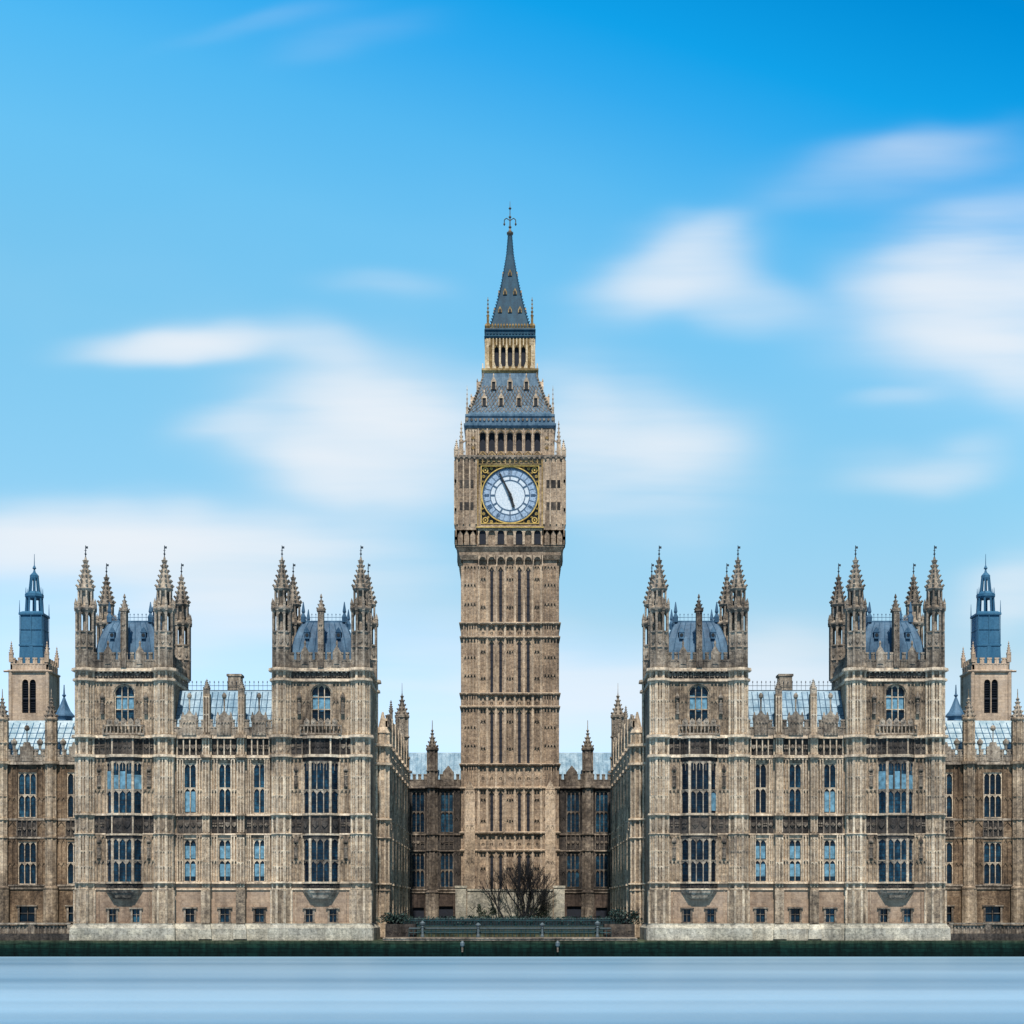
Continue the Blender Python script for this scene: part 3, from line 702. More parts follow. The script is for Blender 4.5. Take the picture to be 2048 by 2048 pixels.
def pavilion(sg):
    lab = ('twin-towered pale brown stone palace block left of the clock tower', 'twin-towered pale brown stone palace block right of the clock tower')[sg > 0]
    base = (sg * 31.0, 6.0, 1.9)
    root = thing('palace_block', lab, 'palace block', base, 'palace blocks on the river front')
    B = lambda mb, n, m, p=root: mb.build(n, m, p, base)
    a2x = lambda a: sg * a
    # ---- plinth with weathering course
    pl = MB()
    def span(a, b): return (min(a2x(a), a2x(b)), max(a2x(a), a2x(b)))
    for ta in (20.85, 42.57):
        x0, x1 = span(ta - 5.45, ta + 5.45); pl.rects([(x0 - .35, x1 + .35, -.5, 12, 1.6), (x0 - .3, x1 + .3, -.45, 12, 3.1), (x0, x1, -.15, 12, 3.45), (x0, x1, -.15, 12, 3.6)])
        for s_ in (-1, 1):
            c = a2x(ta + s_ * 4.36); pl.loft(c, .95, [(1.5, 1.6), (1.45, 3.1), (1.2, 3.5), (1.2, 3.62)], 8)
    x0, x1 = span(26.4, 37.1); pl.rects([(x0, x1, .15, 12, 1.6), (x0, x1, .2, 12, 3.0), (x0, x1, .6, 12, 3.5), (x0, x1, .6, 12, 3.6)])
    for a in (29.7, 33.55):
        x = a2x(a); pl.rects([(x - .75, x + .75, -.2, .6, 1.9), (x - .7, x + .7, -.15, .6, 2.9), (x - .5, x + .5, .2, .6, 3.5)])
    B(pl, 'plinth', 'plinth')
    # ---- towers
    for ti, ta in enumerate((20.85, 42.57)):
        X = a2x(ta); vw = .7
        w = MB()
        holes = [(X - 1.1, X + 1.1, 25.8, 30.0), (X - 1.68, X - .93, 3.75, 5.2), (X + .93, X + 1.68, 3.75, 5.2)]
        w.cm = 0
        w.wall(X - 3.9, X + 3.9, 8.0, 31.4, vw, [holes[0]], .6)
        w.cm = 1
        w.wall(X - 3.9, X + 3.9, 3.6, 8.0, vw, holes[1:], .6)
        w.cm = 0
        w.spandrel(X, 2.2, 28.6, 30.0, vw + .002, vw + .3)
        w.rects([(X - 4.6, X + 4.6, vw + .62, 11.3, 3.6), (X - 4.6, X + 4.6, vw + .62, 11.3, 32.6)])
        w.rects([(X - 5.2, X + 5.2, 1.6, 10.2, 3.6), (X - 5.2, X + 5.2, 1.6, 10.2, 31.5)])
        B(w, 'wall', ['stone', 'ashlar'])
        # panelling each side of the bay
        r = MB()
        for s_ in (-1, 1):
            u0, u1 = sorted((X + s_ * 2.1, X + s_ * 3.4))
            r.ribs(u0, u1, 8.25, 13.35, vw, 3, .12, .24, rows=(10.6,)); r.ribs(u0, u1, 15.75, 21.85, vw, 3, .12, .24, rows=(18.4,))
            u0, u1 = sorted((X + s_ * 2.75, X + s_ * 3.4)); r.ribs(u0, u1, 24.45, 30.2, vw, 2, .1, .14, rows=(26.4, 28.3))
            u0, u1 = sorted((X + s_ * 1.25, X + s_ * 2.05)); r.ribs(u0, u1, 24.5, 30.2, vw, 2, .1, .16, rows=(26.2, 28.2))
            r.ribs(X + s_ * 3.1 - .3, X + s_ * 3.1 + .3, 3.8, 7.2, vw, 1, .08, .08, head=False)
        r.spandrel(X, 2.44, 28.62, 30.15, vw - .14, vw, 1.42)
        r.box(X - 1.22, X - 1.1, vw - .12, vw, 25.8, 28.62); r.box(X + 1.1, X + 1.22, vw - .12, vw, 25.8, 28.62)
        B(r, 'panelling', 'stone')
        fz = MB()
        for s_ in (-1, 1):
            u0, u1 = sorted((X + s_ * 2.1, X + s_ * 3.45))
            fz.frieze(u0, u1, 13.58, 15.5, vw - .002, .68, .14); fz.frieze(u0, u1, 22.25, 24.05, vw - .002, .68, .14)
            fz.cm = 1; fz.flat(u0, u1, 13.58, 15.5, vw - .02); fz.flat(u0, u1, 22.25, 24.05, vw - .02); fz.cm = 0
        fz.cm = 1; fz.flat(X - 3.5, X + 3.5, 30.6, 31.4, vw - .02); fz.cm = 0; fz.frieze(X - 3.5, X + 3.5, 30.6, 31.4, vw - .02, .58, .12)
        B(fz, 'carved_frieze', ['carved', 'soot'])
        # string courses
        sc = MB()
        for z, h, g in STRINGS[1:] + UPSTR:
            if z < 24 and z > 7.5:
                sc.rects([(X - 3.7, X - 2.05, vw - g, vw, z), (X - 3.7, X - 2.05, vw - g * .8, vw, z + h)]); sc.rects([(X + 2.05, X + 3.7, vw - g, vw, z), (X + 2.05, X + 3.7, vw - g * .8, vw, z + h)])
            else:
                sc.rects([(X - 3.7, X + 3.7, vw - g, vw, z), (X - 3.7, X + 3.7, vw - g * .8, vw, z + h)])
            for s_ in (-1, 1): sc.loft(X + s_ * 4.36, .95, [(.97, z - .05), (.97 + g, z + .05), (.97 + g * .9, z + h)], 8)
            if z > 29:
                sc.box(X - 5.2 - g * .6, X - 5.2, 1.9, 9.6, z, z + h); sc.box(X + 5.2, X + 5.2 + g * .6, 1.9, 9.6, z, z + h)
        n = 14
        for i in range(n): sc.loft_front(X - 3.3 + 6.6 * i / (n - 1), 31.36, .11, .36, .6); sc.loft_front(X - 3.3 + 6.6 * i / (n - 1), 24.0, .1, .4, .6)
        B(sc, 'string_course', 'rib')
        # octagonal corner shafts
        for s_ in (-1, 1):
            cx = X + s_ * 4.36; sh = MB(); sh.cm = 0
            sh.loft(cx, .95, [(1.1, 3.6), (1.1, 7.3)], 8); sh.loft(cx, .95, [(.95, 7.3), (.95, 31.5)], 8)
            for i in range(8):
                b = 2 * pi * i / 8
                if sin(b) > .75: continue
                sh.T = (cx, .95, b + pi / 2)
                for z0, z1, rows in ((8.3, 13.35, (9.9, 11.6)), (15.8, 21.85, (17.7, 19.8)), (24.5, 30.25, (26.2, 28.2))): sh.cm = 1; sh.ribs(-.3, .3, z0, z1, -.95, 2, .09, .13, rows=rows); sh.cm = 0
                for z0, z1 in ((13.6, 15.45), (22.25, 24.0), (30.62, 31.38)):
                    sh.poly([(-.22, z1 - .3), (-.2, z0 + .6), (0, z0 + .25), (.2, z0 + .6), (.22, z1 - .3)] if z1 - z0 > 1 else [(-.2, z1 - .1), (0, z0 + .1), (.2, z1 - .1)], -1.03, -.95)
                sh.T = None
                a = b + pi / 8; q = .95 / cos(pi / 8); sh.cm = 1
                sh.loft(cx + q * cos(a), .95 + q * sin(a), [(.13, 7.3), (.13, 31.4)], 6)
                q = 1.1 / cos(pi / 8); sh.loft(cx + q * cos(a), .95 + q * sin(a), [(.13, 3.6), (.13, 7.25)], 6); sh.cm = 0
            B(sh, 'corner_shaft', ['stone', 'rib'])
        if ti == 0:
            rs = MB(); rx = a2x(16.45); rs.cm = 0; rs.loft(rx, 10.3, [(.98, 1.9), (.98, 31.5)], 8)
            for i in range(8):
                a = pi / 8 + i * pi / 4; rs.cm = 1; rs.loft(rx + 1.04 * cos(a), 10.3 + 1.04 * sin(a), [(.12, 1.9), (.12, 31.4)], 6)
                rs.T = (rx, 10.3, i * pi / 4 + pi / 2)
                for z0, z1 in ((8.3, 13.35), (15.8, 21.85), (24.5, 30.2)): rs.ribs(-.3, .3, z0, z1, -.98, 2, .07, .07, rows=((z0 + z1) / 2,))
                rs.T = None
            for z, h, g in STRINGS[1:] + UPSTR: rs.loft(rx, 10.3, [(1.0, z - .05), (1.0 + g, z + .05), (1.0 + g * .9, z + h)], 8)
            B(rs, 'corner_shaft', ['stone', 'rib'])
            rs = MB(); rx = a2x(14.85); rs.cm = 0; rs.loft(rx, 11.0, [(.72, 1.9), (.72, 25.5)], 8)
            for i in range(8):
                a = pi / 8 + i * pi / 4; rs.cm = 1; rs.loft(rx + .76 * cos(a), 11.0 + .76 * sin(a), [(.11, 1.9), (.11, 25.5)], 6)
            for z, h, g in STRINGS[1:]: rs.loft(rx, 11.0, [(.74, z - .05), (.76 + g, z + .05), (.76 + g * .9, z + h)], 8)
            rs.loft(rx, 11.0, [(.7, 25.5), (.85, 25.7), (.5, 26.4), (.1, 28.2)], 8); B(rs, 'corner_shaft', ['stone', 'rib'])
        # windows
        place(ORIEL[(0, 1)[ti] if sg < 0 else (2, 1)[ti]], root, (X, vw, 0))
        place(WARCH, root, (X, vw + .12, 25.8))
        for s_ in (-1, 1):
            place(LOWS, root, (X + s_ * 1.305, vw, 3.75)); place(STATUE, root, (X + s_ * 2.4, vw - .2, 26.9)); place(STATUE, root, (X + s_ * 2.75, vw - .2, 18.9)); place(STATUE, root, (X + s_ * 2.75, vw - .2, 11.0))
        # balcony below the arched window
        bc = MB()
        bc.box(X - 2.3, X + 2.3, vw - .55, vw, 24.4, 24.6); bc.box(X - 2.3, X + 2.3, vw - .5, vw - .3, 25.35, 25.5)
        for i in range(12): x = X - 2.25 + 4.5 * i / 11; bc.box(x - .06, x + .06, vw - .46, vw - .34, 24.6, 25.35)
        for i in range(5):
            x = X - 1.55 + 3.1 * i / 4
            bc.poly([(x - .32, 25.5), (x + .32, 25.5), (x + .3, 25.95), (x, 26.25), (x - .3, 25.95)], vw - .46, vw - .34); bc.loft_front(x, 25.85, .14, vw - .52, vw - .46, 8)
        B(bc, 'balcony', 'turret')
        # turrets
        for s_ in (-1, 1):
            place(TURRET, root, (X + s_ * 4.36, .95, 31.75)); place(TURRET, root, (X + s_ * 4.36, 10.3, 31.75))
        # parapet
        pp = MB(); pp.parapet(X - 3.4, X + 3.4, 31.76, 1.75, .45, .68)
        for s_ in (-1, 1):
            c = X + s_ * 1.76
            pp.poly([(c - .45, 31.8), (c + .45, 31.8), (c + .45, 33.5), (c, 34.3), (c - .45, 33.5)], .3, .62)
            pp.poly([(c - .3, 32.2), (c + .3, 32.2), (c + .3, 33.4), (c, 33.9), (c - .3, 33.4)], .22, .3); pp.loft(c, .45, [(.07, 34.2), (.13, 34.5), (.04, 34.8)], 6)
        pp.T = (X + 5.1, 0, pi / 2); pp.parapet(2, 9.4, 31.8, 1.6, 0, .7); pp.T = (X - 5.1, 0, pi / 2); pp.parapet(2, 9.4, 31.8, 1.6, -.3, .7)
        pp.T = None
        B(pp, 'parapet', 'turret')
        st = MB(); st.box(X - .3, X + .3, .2, 1.2, 31.8, 38.0); st.ribs(X - .28, X + .28, 31.9, 37.9, .2, 2, .07, .09, rows=(33.9, 36))
        st.box(X - .44, X + .44, .12, 1.28, 38.0, 38.2); st.loft(X, .7, [(.34, 38.2), (.05, 39.5), (.14, 39.6), (.03, 40.0)], 4); crockets(st, X, .7, [(.34, 38.2), (.05, 39.5)], 4, 3, .2)
        st.loft_front(X, 36.6, .18, .08, .2, 8)
        B(st, 'chimney_shaft', 'carved')
        # roof
        rf = MB(); rs = []
        yc = 5.6
        for hw, z in ((3.75, 32.6), (3.5, 34.0), (3.15, 35.4), (2.75, 36.5), (2.3, 37.3), (2.3, 37.4)): rs.append((X - hw, X + hw, yc - hw, yc + hw, z))
        rf.rects(rs)
        for i in range(9):
            for (h0, z0, *_), (h1, z1, *_) in zip([(3.5, 34.0), (3.15, 35.4), (2.75, 36.5)], [(3.15, 35.4), (2.75, 36.5), (2.3, 37.3)]):
                k = -1 + 2 * i / 8; rf.bar((X + k * h0, yc - h0 - .01, z0), (X + k * h1, yc - h1 - .01, z1), .045)
                for s_ in (-1, 1): rf.bar((X + s_ * (h0 + .01), yc + k * h0, z0), (X + s_ * (h1 + .01), yc + k * h1, z1), .045)
        ro = B(rf, 'tower_roof', 'roof')
        for s_ in (-1, 1):
            dm = MB(); c = X + s_ * 1.75
            dm.box(c - .26, c + .26, yc - 3.45, yc - 2.5, 35.3, 36.0); dm.poly([(c - .36, 36.0), (c + .36, 36.0), (c, 36.6)], yc - 3.5, yc - 2.4)
            dm.cm = 1; dm.loft_front(c, 35.7, .2, yc - 3.5, yc - 3.451, 10)
            B(dm, 'dormer', ['roof', 'black'], ro)
        cr = MB(); cresting(cr, X - 2.25, X + 2.25, yc - 2.25, 37.4, .9, .45); cr.T = (X - 2.25, yc, pi / 2); cresting(cr, -2.2, 2.2, 0, 37.4, .9, .55); cr.T = (X + 2.25, yc, pi / 2); cresting(cr, -2.2, 2.2, 0, 37.4, .9, .55); cr.T = None
        for sx in (-1, 1):
            for sy in (-1, 1): cr.loft(X + sx * 2.3, yc + sy * 2.3, [(.24, 37.3), (.28, 37.9), (.12, 38.3), (.2, 38.5), (.04, 39.6)], 6)
        B(cr, 'cresting', 'roof', ro)
        if (ti == 1):   # open iron lantern at the back of the outer tower roof
            ln = MB(); lx, ly = X - sg * 2.3 , yc + 3.0
            lx = X + (1.9 if sg < 0 else -1.9)
            for i in range(6): a = 2 * pi * i / 6; ln.bar((lx + .5 * cos(a), ly + .5 * sin(a), 37), (lx + .42 * cos(a), ly + .42 * sin(a), 39.6), .07)
            ln.loft(lx, ly, [(.6, 39.5), (.65, 39.75), (.3, 40.2), (.1, 40.7), (.15, 40.9), (.03, 41.8)], 6)
            B(ln, 'roof_lantern', 'roof', ro)
    # ---- middle range
    vm = 1.3; wins = (27.75, 31.6, 35.45); butts = (29.7, 33.55)
    x0, x1 = span(25.6, 37.9)
    w = MB(); holes = []; low = []
    for a in wins:
        x = a2x(a); holes += [(x - .715, x + .715, 8.2, 12.95), (x - .715, x + .715, 15.76, 21.36)]; low += [(x - .475, x + .475, 3.75, 5.25)]
    w.wall(x0, x1, 8.0, 24.3, vm, holes, .6); w.cm = 1; w.wall(x0, x1, 3.6, 8.0, vm, low, .6); w.cm = 0
    w.box(x0 + .1, x1 - .1, vm + .62, 11.5, 3.6, 24.9)
    B(w, 'wall', ['stone', 'ashlar'])
    for i, a in enumerate(sorted(wins)):
        x = a2x(a); place(W2B if (i == 2) else W2A, root, (x, vm, 15.76)); place(W1A, root, (x, vm, 8.2)); place(LOWM, root, (x, vm, 3.75))
    r = MB(); fz = MB(); edges = [26.15, *butts, 37.3]
    for lo, hi in zip(edges, edges[1:]):
        for u0, u1 in (span(lo + .5, (lo + hi) / 2 - .8), span((lo + hi) / 2 + .8, hi - .5)):
            r.ribs(u0, u1, 8.25, 13.35, vm, 2, .13, .26, rows=(10.6,)); r.ribs(u0, u1, 15.75, 21.85, vm, 2, .13, .26, rows=(18.4,))
        for u0, u1 in (span(lo + .48, hi - .48),):
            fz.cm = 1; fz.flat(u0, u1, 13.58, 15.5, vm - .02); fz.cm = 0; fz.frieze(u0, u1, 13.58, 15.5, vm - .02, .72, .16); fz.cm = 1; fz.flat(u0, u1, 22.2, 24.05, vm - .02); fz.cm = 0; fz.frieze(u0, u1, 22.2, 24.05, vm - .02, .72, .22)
            r.ribs(u0, u1, 22.2, 24.0, vm - .02, 4, .13, .3, head=False)
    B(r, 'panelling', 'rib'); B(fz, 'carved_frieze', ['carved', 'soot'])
    sc = MB()
    for z, h, g in STRINGS[1:]: sc.rects([(x0 + .4, x1 - .4, vm - g, vm, z), (x0 + .4, x1 - .4, vm - g * .8, vm, z + h)])
    for i in range(26): sc.loft_front(x0 + .7 + (x1 - x0 - 1.4) * i / 25, 21.8, .12, vm - .3, vm)
    B(sc, 'string_course', 'rib')
    for a in butts:
        x = a2x(a); b = MB(); b.cm = 0
        for z0, z1, hw, v0 in ((3.6, 7.3, .5, .25), (7.3, 13.4, .42, .45), (13.4, 21.9, .4, .5), (21.9, 24.4, .38, .55), (24.4, 29.0, .36, .75)):
            b.box(x - hw, x + hw, v0, vm if z0 < 24 else vm + .5, z0, z1); b.cm = 1
            if z0 > 7: b.ribs(x - hw + .05, x + hw - .05, z0 + .3, z1 - .3, v0, 2, .08, .09, rows=((z0 + z1) / 2,))
            b.cm = 0
        for z, h, g in STRINGS[1:]: b.rects([(x - .42 - g * .5, x + .42 + g * .5, .45 - g, vm - .3, z), (x - .42 - g * .4, x + .42 + g * .4, .45 - g * .8, vm - .3, z + h)])
        B(b, 'buttress', ['stone', 'rib'])
        if abs(a - (33.55 if sg < 0 else 29.7)) < .1 or True:
            place(PIN, root, (x, 1.1, 28.8), sc=(1, 1, .72) )
    pp = MB(); pp.parapet(x0 + .5, x1 - .5, 24.4, 1.75, .95, .8)
    B(pp, 'parapet', 'turret')
    for a in wins:
        x = a2x(a); g = MB()
        g.poly([(x - .8, 24.4), (x + .8, 24.4), (x + .8, 25.9), (x + .55, 26.6), (x + .3, 26.75), (x, 27.2), (x - .3, 26.75), (x - .55, 26.6), (x - .8, 25.9)], .78, 1.2)
        g.ribs(x - .7, x + .7, 24.6, 25.9, .78, 4, .08, .14); g.loft(x, 1.0, [(.07, 27.0), (.1, 28.4), (.22, 28.6), (.24, 28.85), (.08, 29.1)], 8)
        for s_ in (-1, 1): g.loft(x + s_ * .72, 1.0, [(.14, 25.9), (.2, 26.3), (.03, 27.0)], 4)
        B(g, 'gablet', 'turret')
    rf = MB(); rf.rects([(x0 + .3, x1 - .3, 1.9, 11.0, 24.95), (x0 + .3, x1 - .3, 5.2, 7.6, 29.75), (x0 + .3, x1 - .3, 5.3, 7.5, 29.9)])
    sm = MB()
    for i in range(19): x = x0 + .5 + (x1 - x0 - 1) * i / 18; sm.bar((x, 1.89, 25.0), (x, 5.17, 29.75), .045)
    for j in range(1, 5): sm.bar((x0 + .4, 1.88 + 3.3 * j / 5, 24.95 + 4.8 * j / 5), (x1 - .4, 1.88 + 3.3 * j / 5, 24.95 + 4.8 * j / 5), .035)
    ro = B(rf, 'main_roof', 'rooflight'); B(sm, 'roof_seams', 'roof', ro)
    cr = MB(); cresting(cr, x0 + .4, x1 - .4, 5.4, 29.9, 1.15, .5); B(cr, 'cresting', 'iron', ro)
    ch = MB(); c = a2x((1020 - 468) * K * 1.03); ch.box(c - .72, c + .72, 5.5, 7.2, 29.6, 31.6); ch.box(c - .85, c + .85, 5.4, 7.3, 31.6, 31.85); B(ch, 'chimney', 'turret', ro)
    # ---- inner return range facing the courtyard
    Lr = 37.4; T = (-14.2, 10.6, pi / 2) if sg < 0 else (14.2, 48.0, -pi / 2); rz = pi / 2 if sg < 0 else -pi / 2
    ca, sa = cos(rz), sin(rz)
    wp = lambda u, v, z: (T[0] + u * ca - v * sa, T[1] + u * sa + v * ca, z)
    nb = 7; bw = Lr / nb
    w = MB(T); holes = []; low = []
    for i in range(nb):
        c = bw * (i + .5); holes += [(c - 1.75, c + 1.75, 8.2, 12.95), (c - 1.75, c + 1.75, 15.76, 21.36)]; low += [(c - .475, c + .475, 3.75, 5.25)]
    w.wall(0, Lr, 8, 24.3, 0, holes, .6); w.cm = 1; w.wall(0, Lr, 1.9, 8, 0, low, .6); w.cm = 0
    w.box(.05, Lr - .05, .62, 9.0, 1.9, 24.6); w.box(0, Lr, .1, .6, 24.3, 27.4)
    B(w, 'return_wall', ['stone', 'ashlar'])
    for i in range(nb):
        c = bw * (i + .5); place(SIDE2, root, wp(c, 0, 15.76), rz); place(SIDE1, root, wp(c, 0, 8.2), rz); place(LOWM, root, wp(c, 0, 3.75), rz)
    r = MB(T); fz = MB(T); sc = MB(T); pp = MB(T)
    for i in range(nb):
        u0, u1 = bw * i + .45, bw * (i + 1) - .45; c = (u0 + u1) / 2
        for a, b in ((u0, c - 1.8), (c + 1.8, u1)): r.ribs(a, b, 8.25, 13.35, 0, 1, .1, .14, rows=(10.6,)); r.ribs(a, b, 15.75, 21.85, 0, 1, .1, .14, rows=(18.4,))
        fz.cm = 1; fz.flat(u0, u1, 13.58, 15.5, -.02); fz.cm = 0; fz.frieze(u0, u1, 13.58, 15.5, -.02, .8, .16); fz.cm = 1; fz.flat(u0, u1, 22.2, 24.05, -.02); fz.cm = 0; fz.frieze(u0, u1, 22.2, 24.05, -.02, .8, .2)
        r.ribs(u0, u1, 24.5, 26.6, .1, 5, .08, .1)
        pp.poly([(c - .7, 26.4), (c + .7, 26.4), (c + .7, 27.6), (c, 28.2), (c - .7, 27.6)], .02, .3)
    for z, h, g in STRINGS[1:]: sc.rects([(0, Lr, -g * .5, 0, z), (0, Lr, -g * .4, 0, z + h)])
    pp.parapet(0, Lr, 26.4, 1.4, .0, .8)
    B(r, 'panelling', 'rib'); B(fz, 'carved_frieze', ['rib', 'carved']); B(sc, 'string_course', 'rib'); B(pp, 'parapet', 'turret')
    for i in range(1, nb):
        u = bw * i; b = MB(T)
        for z0, z1, hw, v0 in ((1.9, 7.3, .5, -.28), (7.3, 13.4, .42, -.25), (13.4, 21.9, .4, -.24), (21.9, 24.4, .38, -.24), (24.4, 27.9, .32, -.2)):
            b.box(u - hw, u + hw, v0, 0 if z0 < 24 else .1, z0, z1)
        for z, h, g in STRINGS[1:]: b.rects([(u - .42 - g * .5, u + .42 + g * .5, -.2 - g * .6, 0, z), (u - .42 - g * .4, u + .42 + g * .4, -.2 - g * .5, 0, z + h)])
        B(b, 'buttress', 'rib')
        if i % 2: place(PINSLIM, root, wp(u, .05, 27.8), rz)
    rf = MB(T); rf.rects([(.5, Lr - .5, .7, 9, 24.7), (.5, Lr - .5, 4.2, 5.6, 27.0)])
    B(rf, 'return_roof', 'roof')
    et = MB(); ex, ey = sg * 15.0, 47.4
    et.loft(ex, ey, [(1.05, 1.9), (1.05, 8)], 8); et.loft(ex, ey, [(.92, 8), (.92, 26)], 8); et.loft(ex, ey, [(.8, 26), (.8, 31.6), (1.0, 31.8), (1.0, 32.1), (.75, 32.2)], 8)
    for i in range(8):
        a = pi / 8 + i * pi / 4
        et.loft(ex + cos(a) * .98, ey + sin(a) * .98, [(.1, 8), (.1, 26.2)], 4); et.loft(ex + cos(a) * .87, ey + sin(a) * .87, [(.09, 26), (.09, 32)], 4)
    for z, h, g in STRINGS[1:] + ((26.0, .3, .2), (29, .2, .1)): et.loft(ex, ey, [(.9, z - .05), (.92 + g, z + .05), (.92 + g * .9, z + h)], 8)
    prof = [(.75, 32.2), (.4, 33.3), (.12, 34.6), (.05, 35.2)]; et.loft(ex, ey, prof, 8); crockets(et, ex, ey, prof, 8, 5, .26); et.loft(ex, ey, [(.05, 34.4), (.2, 34.6), (.05, 34.8)], 6); et.loft(ex, ey, [(.04, 35.2), (.02, 36.6)], 4)
    B(et, 'corner_turret', 'turret')
    return root
pavilion(-1); pavilion(1)

# ------------------------------------------------------------------ outer wings
def wing(sg):
    lab = ('lower brown stone wing with pale blue roof at the left palace block', 'lower brown stone wing with pale blue roof at the right palace block')[sg > 0]
    y0 = 10.5; base = (sg * 60.0, y0 + 6, 3.3)
    root = thing('palace_wing', lab, 'palace wing', base, 'low wings beside the palace blocks')
    B = lambda mb, n, m, p=root: mb.build(n, m, p, base)
    sp = lambda a, b: (min(sg * a, sg * b), max(sg * a, sg * b))
    A0, A1 = 47.0, 84.0; wins = [50.5 + 5.7 * i for i in range(6)]; piers = [53.35 + 5.7 * i for i in range(6)]
    x0, x1 = sp(A0, A1); w = MB(); holes = []; low = []
    for a in wins:
        x = sg * a; holes += [(x - 1.075, x + 1.075, 8.05, 13.05), (x - 1.075, x + 1.075, 15.8, 21.1)]; low += [(x - .875, x + .875, 3.7, 5.5)]
    w.wall(x0, x1, 7.9, 22.3, y0, holes, .6); w.wall(x0, x1, 3.2, 7.9, y0, low, .6); w.box(x0, x1, y0 + .62, y0 + 13, 3.2, 22.6)
    B(w, 'wall', 'brown')
    for a in wins:
        x = sg * a; place(WING2, root, (x, y0, 15.8)); place(WING1, root, (x, y0, 8.05)); place(LOWW, root, (x, y0, 3.7))
    r = MB(); fz = MB(); sc = MB(); pp = MB()
    for a in wins:
        x = sg * a
        for s_ in (-1, 1):
            u0, u1 = sorted((x + s_ * 1.2, x + s_ * 2.25)); r.ribs(u0, u1, 8.1, 13.3, y0, 2, .1, .14, rows=(10.6,)); r.ribs(u0, u1, 15.8, 21.9, y0, 2, .1, .14, rows=(18.2,))
            r.ribs(u0, u1, 13.7, 15.4, y0, 1, .1, .14)
        fz.cm = 1; fz.flat(x - 1.2, x + 1.2, 13.65, 15.45, y0 - .02); fz.cm = 0; fz.frieze(x - 1.15, x + 1.15, 13.65, 15.45, y0 - .02, .6, .16)
        pp.parapet(x - 2.4, x + 2.4, 22.4, 1.35, y0 - .2, .8)
        pp.poly([(x - .75, 22.4), (x + .75, 22.4), (x + .75, 24.1), (x + .45, 24.1), (x + .3, 24.6), (x - .3, 24.6), (x - .45, 24.1), (x - .75, 24.1)], y0 - .35, y0 + .1)
        pp.bar((x, y0 - .1, 24.5), (x, y0 - .1, 26.0), .06); pp.loft(x, y0 - .1, [(.08, 25.9), (.26, 26.05), (.3, 26.25), (.2, 26.5), (.03, 26.6)], 8)
        for s_ in (-1, 1): pp.loft(x + s_ * 1.5, y0 - .05, [(.12, 23.7), (.16, 24.2), (.3, 24.45), (.32, 24.7), (.15, 24.9), (.03, 25.1)], 6)
    for z, h, g in ((7.5, .2, .14), (7.85, .2, .2), (13.4, .2, .14), (15.5, .24, .18), (22.0, .35, .36)): sc.rects([(x0, x1, y0 - g, y0, z), (x0, x1, y0 - g * .8, y0, z + h)])
    B(r, 'panelling', 'brown'); B(fz, 'carved_frieze', ['carved', 'soot']); B(sc, 'string_course', 'turret'); B(pp, 'parapet', 'turret')
    for a in piers:
        x = sg * a; b = MB(); yc = y0 - .15
        b.loft(x, yc, [(.85, 3.2), (.85, 7.6), (.62, 7.9), (.58, 27.0), (.74, 27.2), (.74, 27.4), (.55, 27.5)], 8)
        for i in range(8):
            q = pi / 8 + i * pi / 4; b.loft(x + .64 * cos(q), yc + .64 * sin(q), [(.07, 7.9), (.07, 27)], 4)
        for z, h, g in ((7.5, .2, .3), (13.4, .2, .14), (15.5, .24, .18), (18.2, .12, .08), (22.0, .35, .34), (24.4, .2, .12)): b.loft(x, yc, [(.58, z - .05), (.6 + g, z + .05), (.6 + g, z + h)], 8)
        B(b, 'buttress_turret', 'stone')
        s = MB(); prof = [(.55, 27.5), (.28, 28.6), (.08, 29.6)]; s.loft(x, yc, prof, 8); crockets(s, x, yc, prof, 8, 4, .24); s.loft(x, yc, [(.08, 29.4), (.2, 29.6), (.06, 29.8), (.03, 30.8)], 6)
        B(s, 'spire', 'turret')
    rf = MB(); rf.rects([(x0, x1, y0 + .8, y0 + 13, 22.65), (x0, x1, y0 + 5.6, y0 + 8.2, 27.5), (x0, x1, y0 + 5.8, y0 + 8, 27.8)])
    gb = MB(); n = int((x1 - x0) / .8)
    for i in range(n): x = x0 + (x1 - x0) * (i + .5) / n; gb.bar((x, y0 + .79, 22.7), (x, y0 + 5.57, 27.5), .05)
    for j in range(1, 7): gb.bar((x0, y0 + .78 + 4.8 * j / 7, 22.65 + 4.85 * j / 7), (x1, y0 + .78 + 4.8 * j / 7, 22.65 + 4.85 * j / 7), .05)
    ro = B(rf, 'main_roof', 'glassroof'); B(gb, 'glazing_bars', 'bluebox', ro)
    cu = MB(); cx, cy = sg * 54.5, y0 + 9.5
    cu.loft(cx, cy, [(.95, 26.5), (.95, 28.6), (1.2, 28.7), (1.15, 28.9), (.75, 29.4), (.45, 30.1), (.2, 30.8), (.1, 31.1), (.24, 31.3), (.1, 31.5), (.05, 32.6)], 8)
    B(cu, 'cupola', 'roof', ro)
    return root
wing(-1); wing(1)

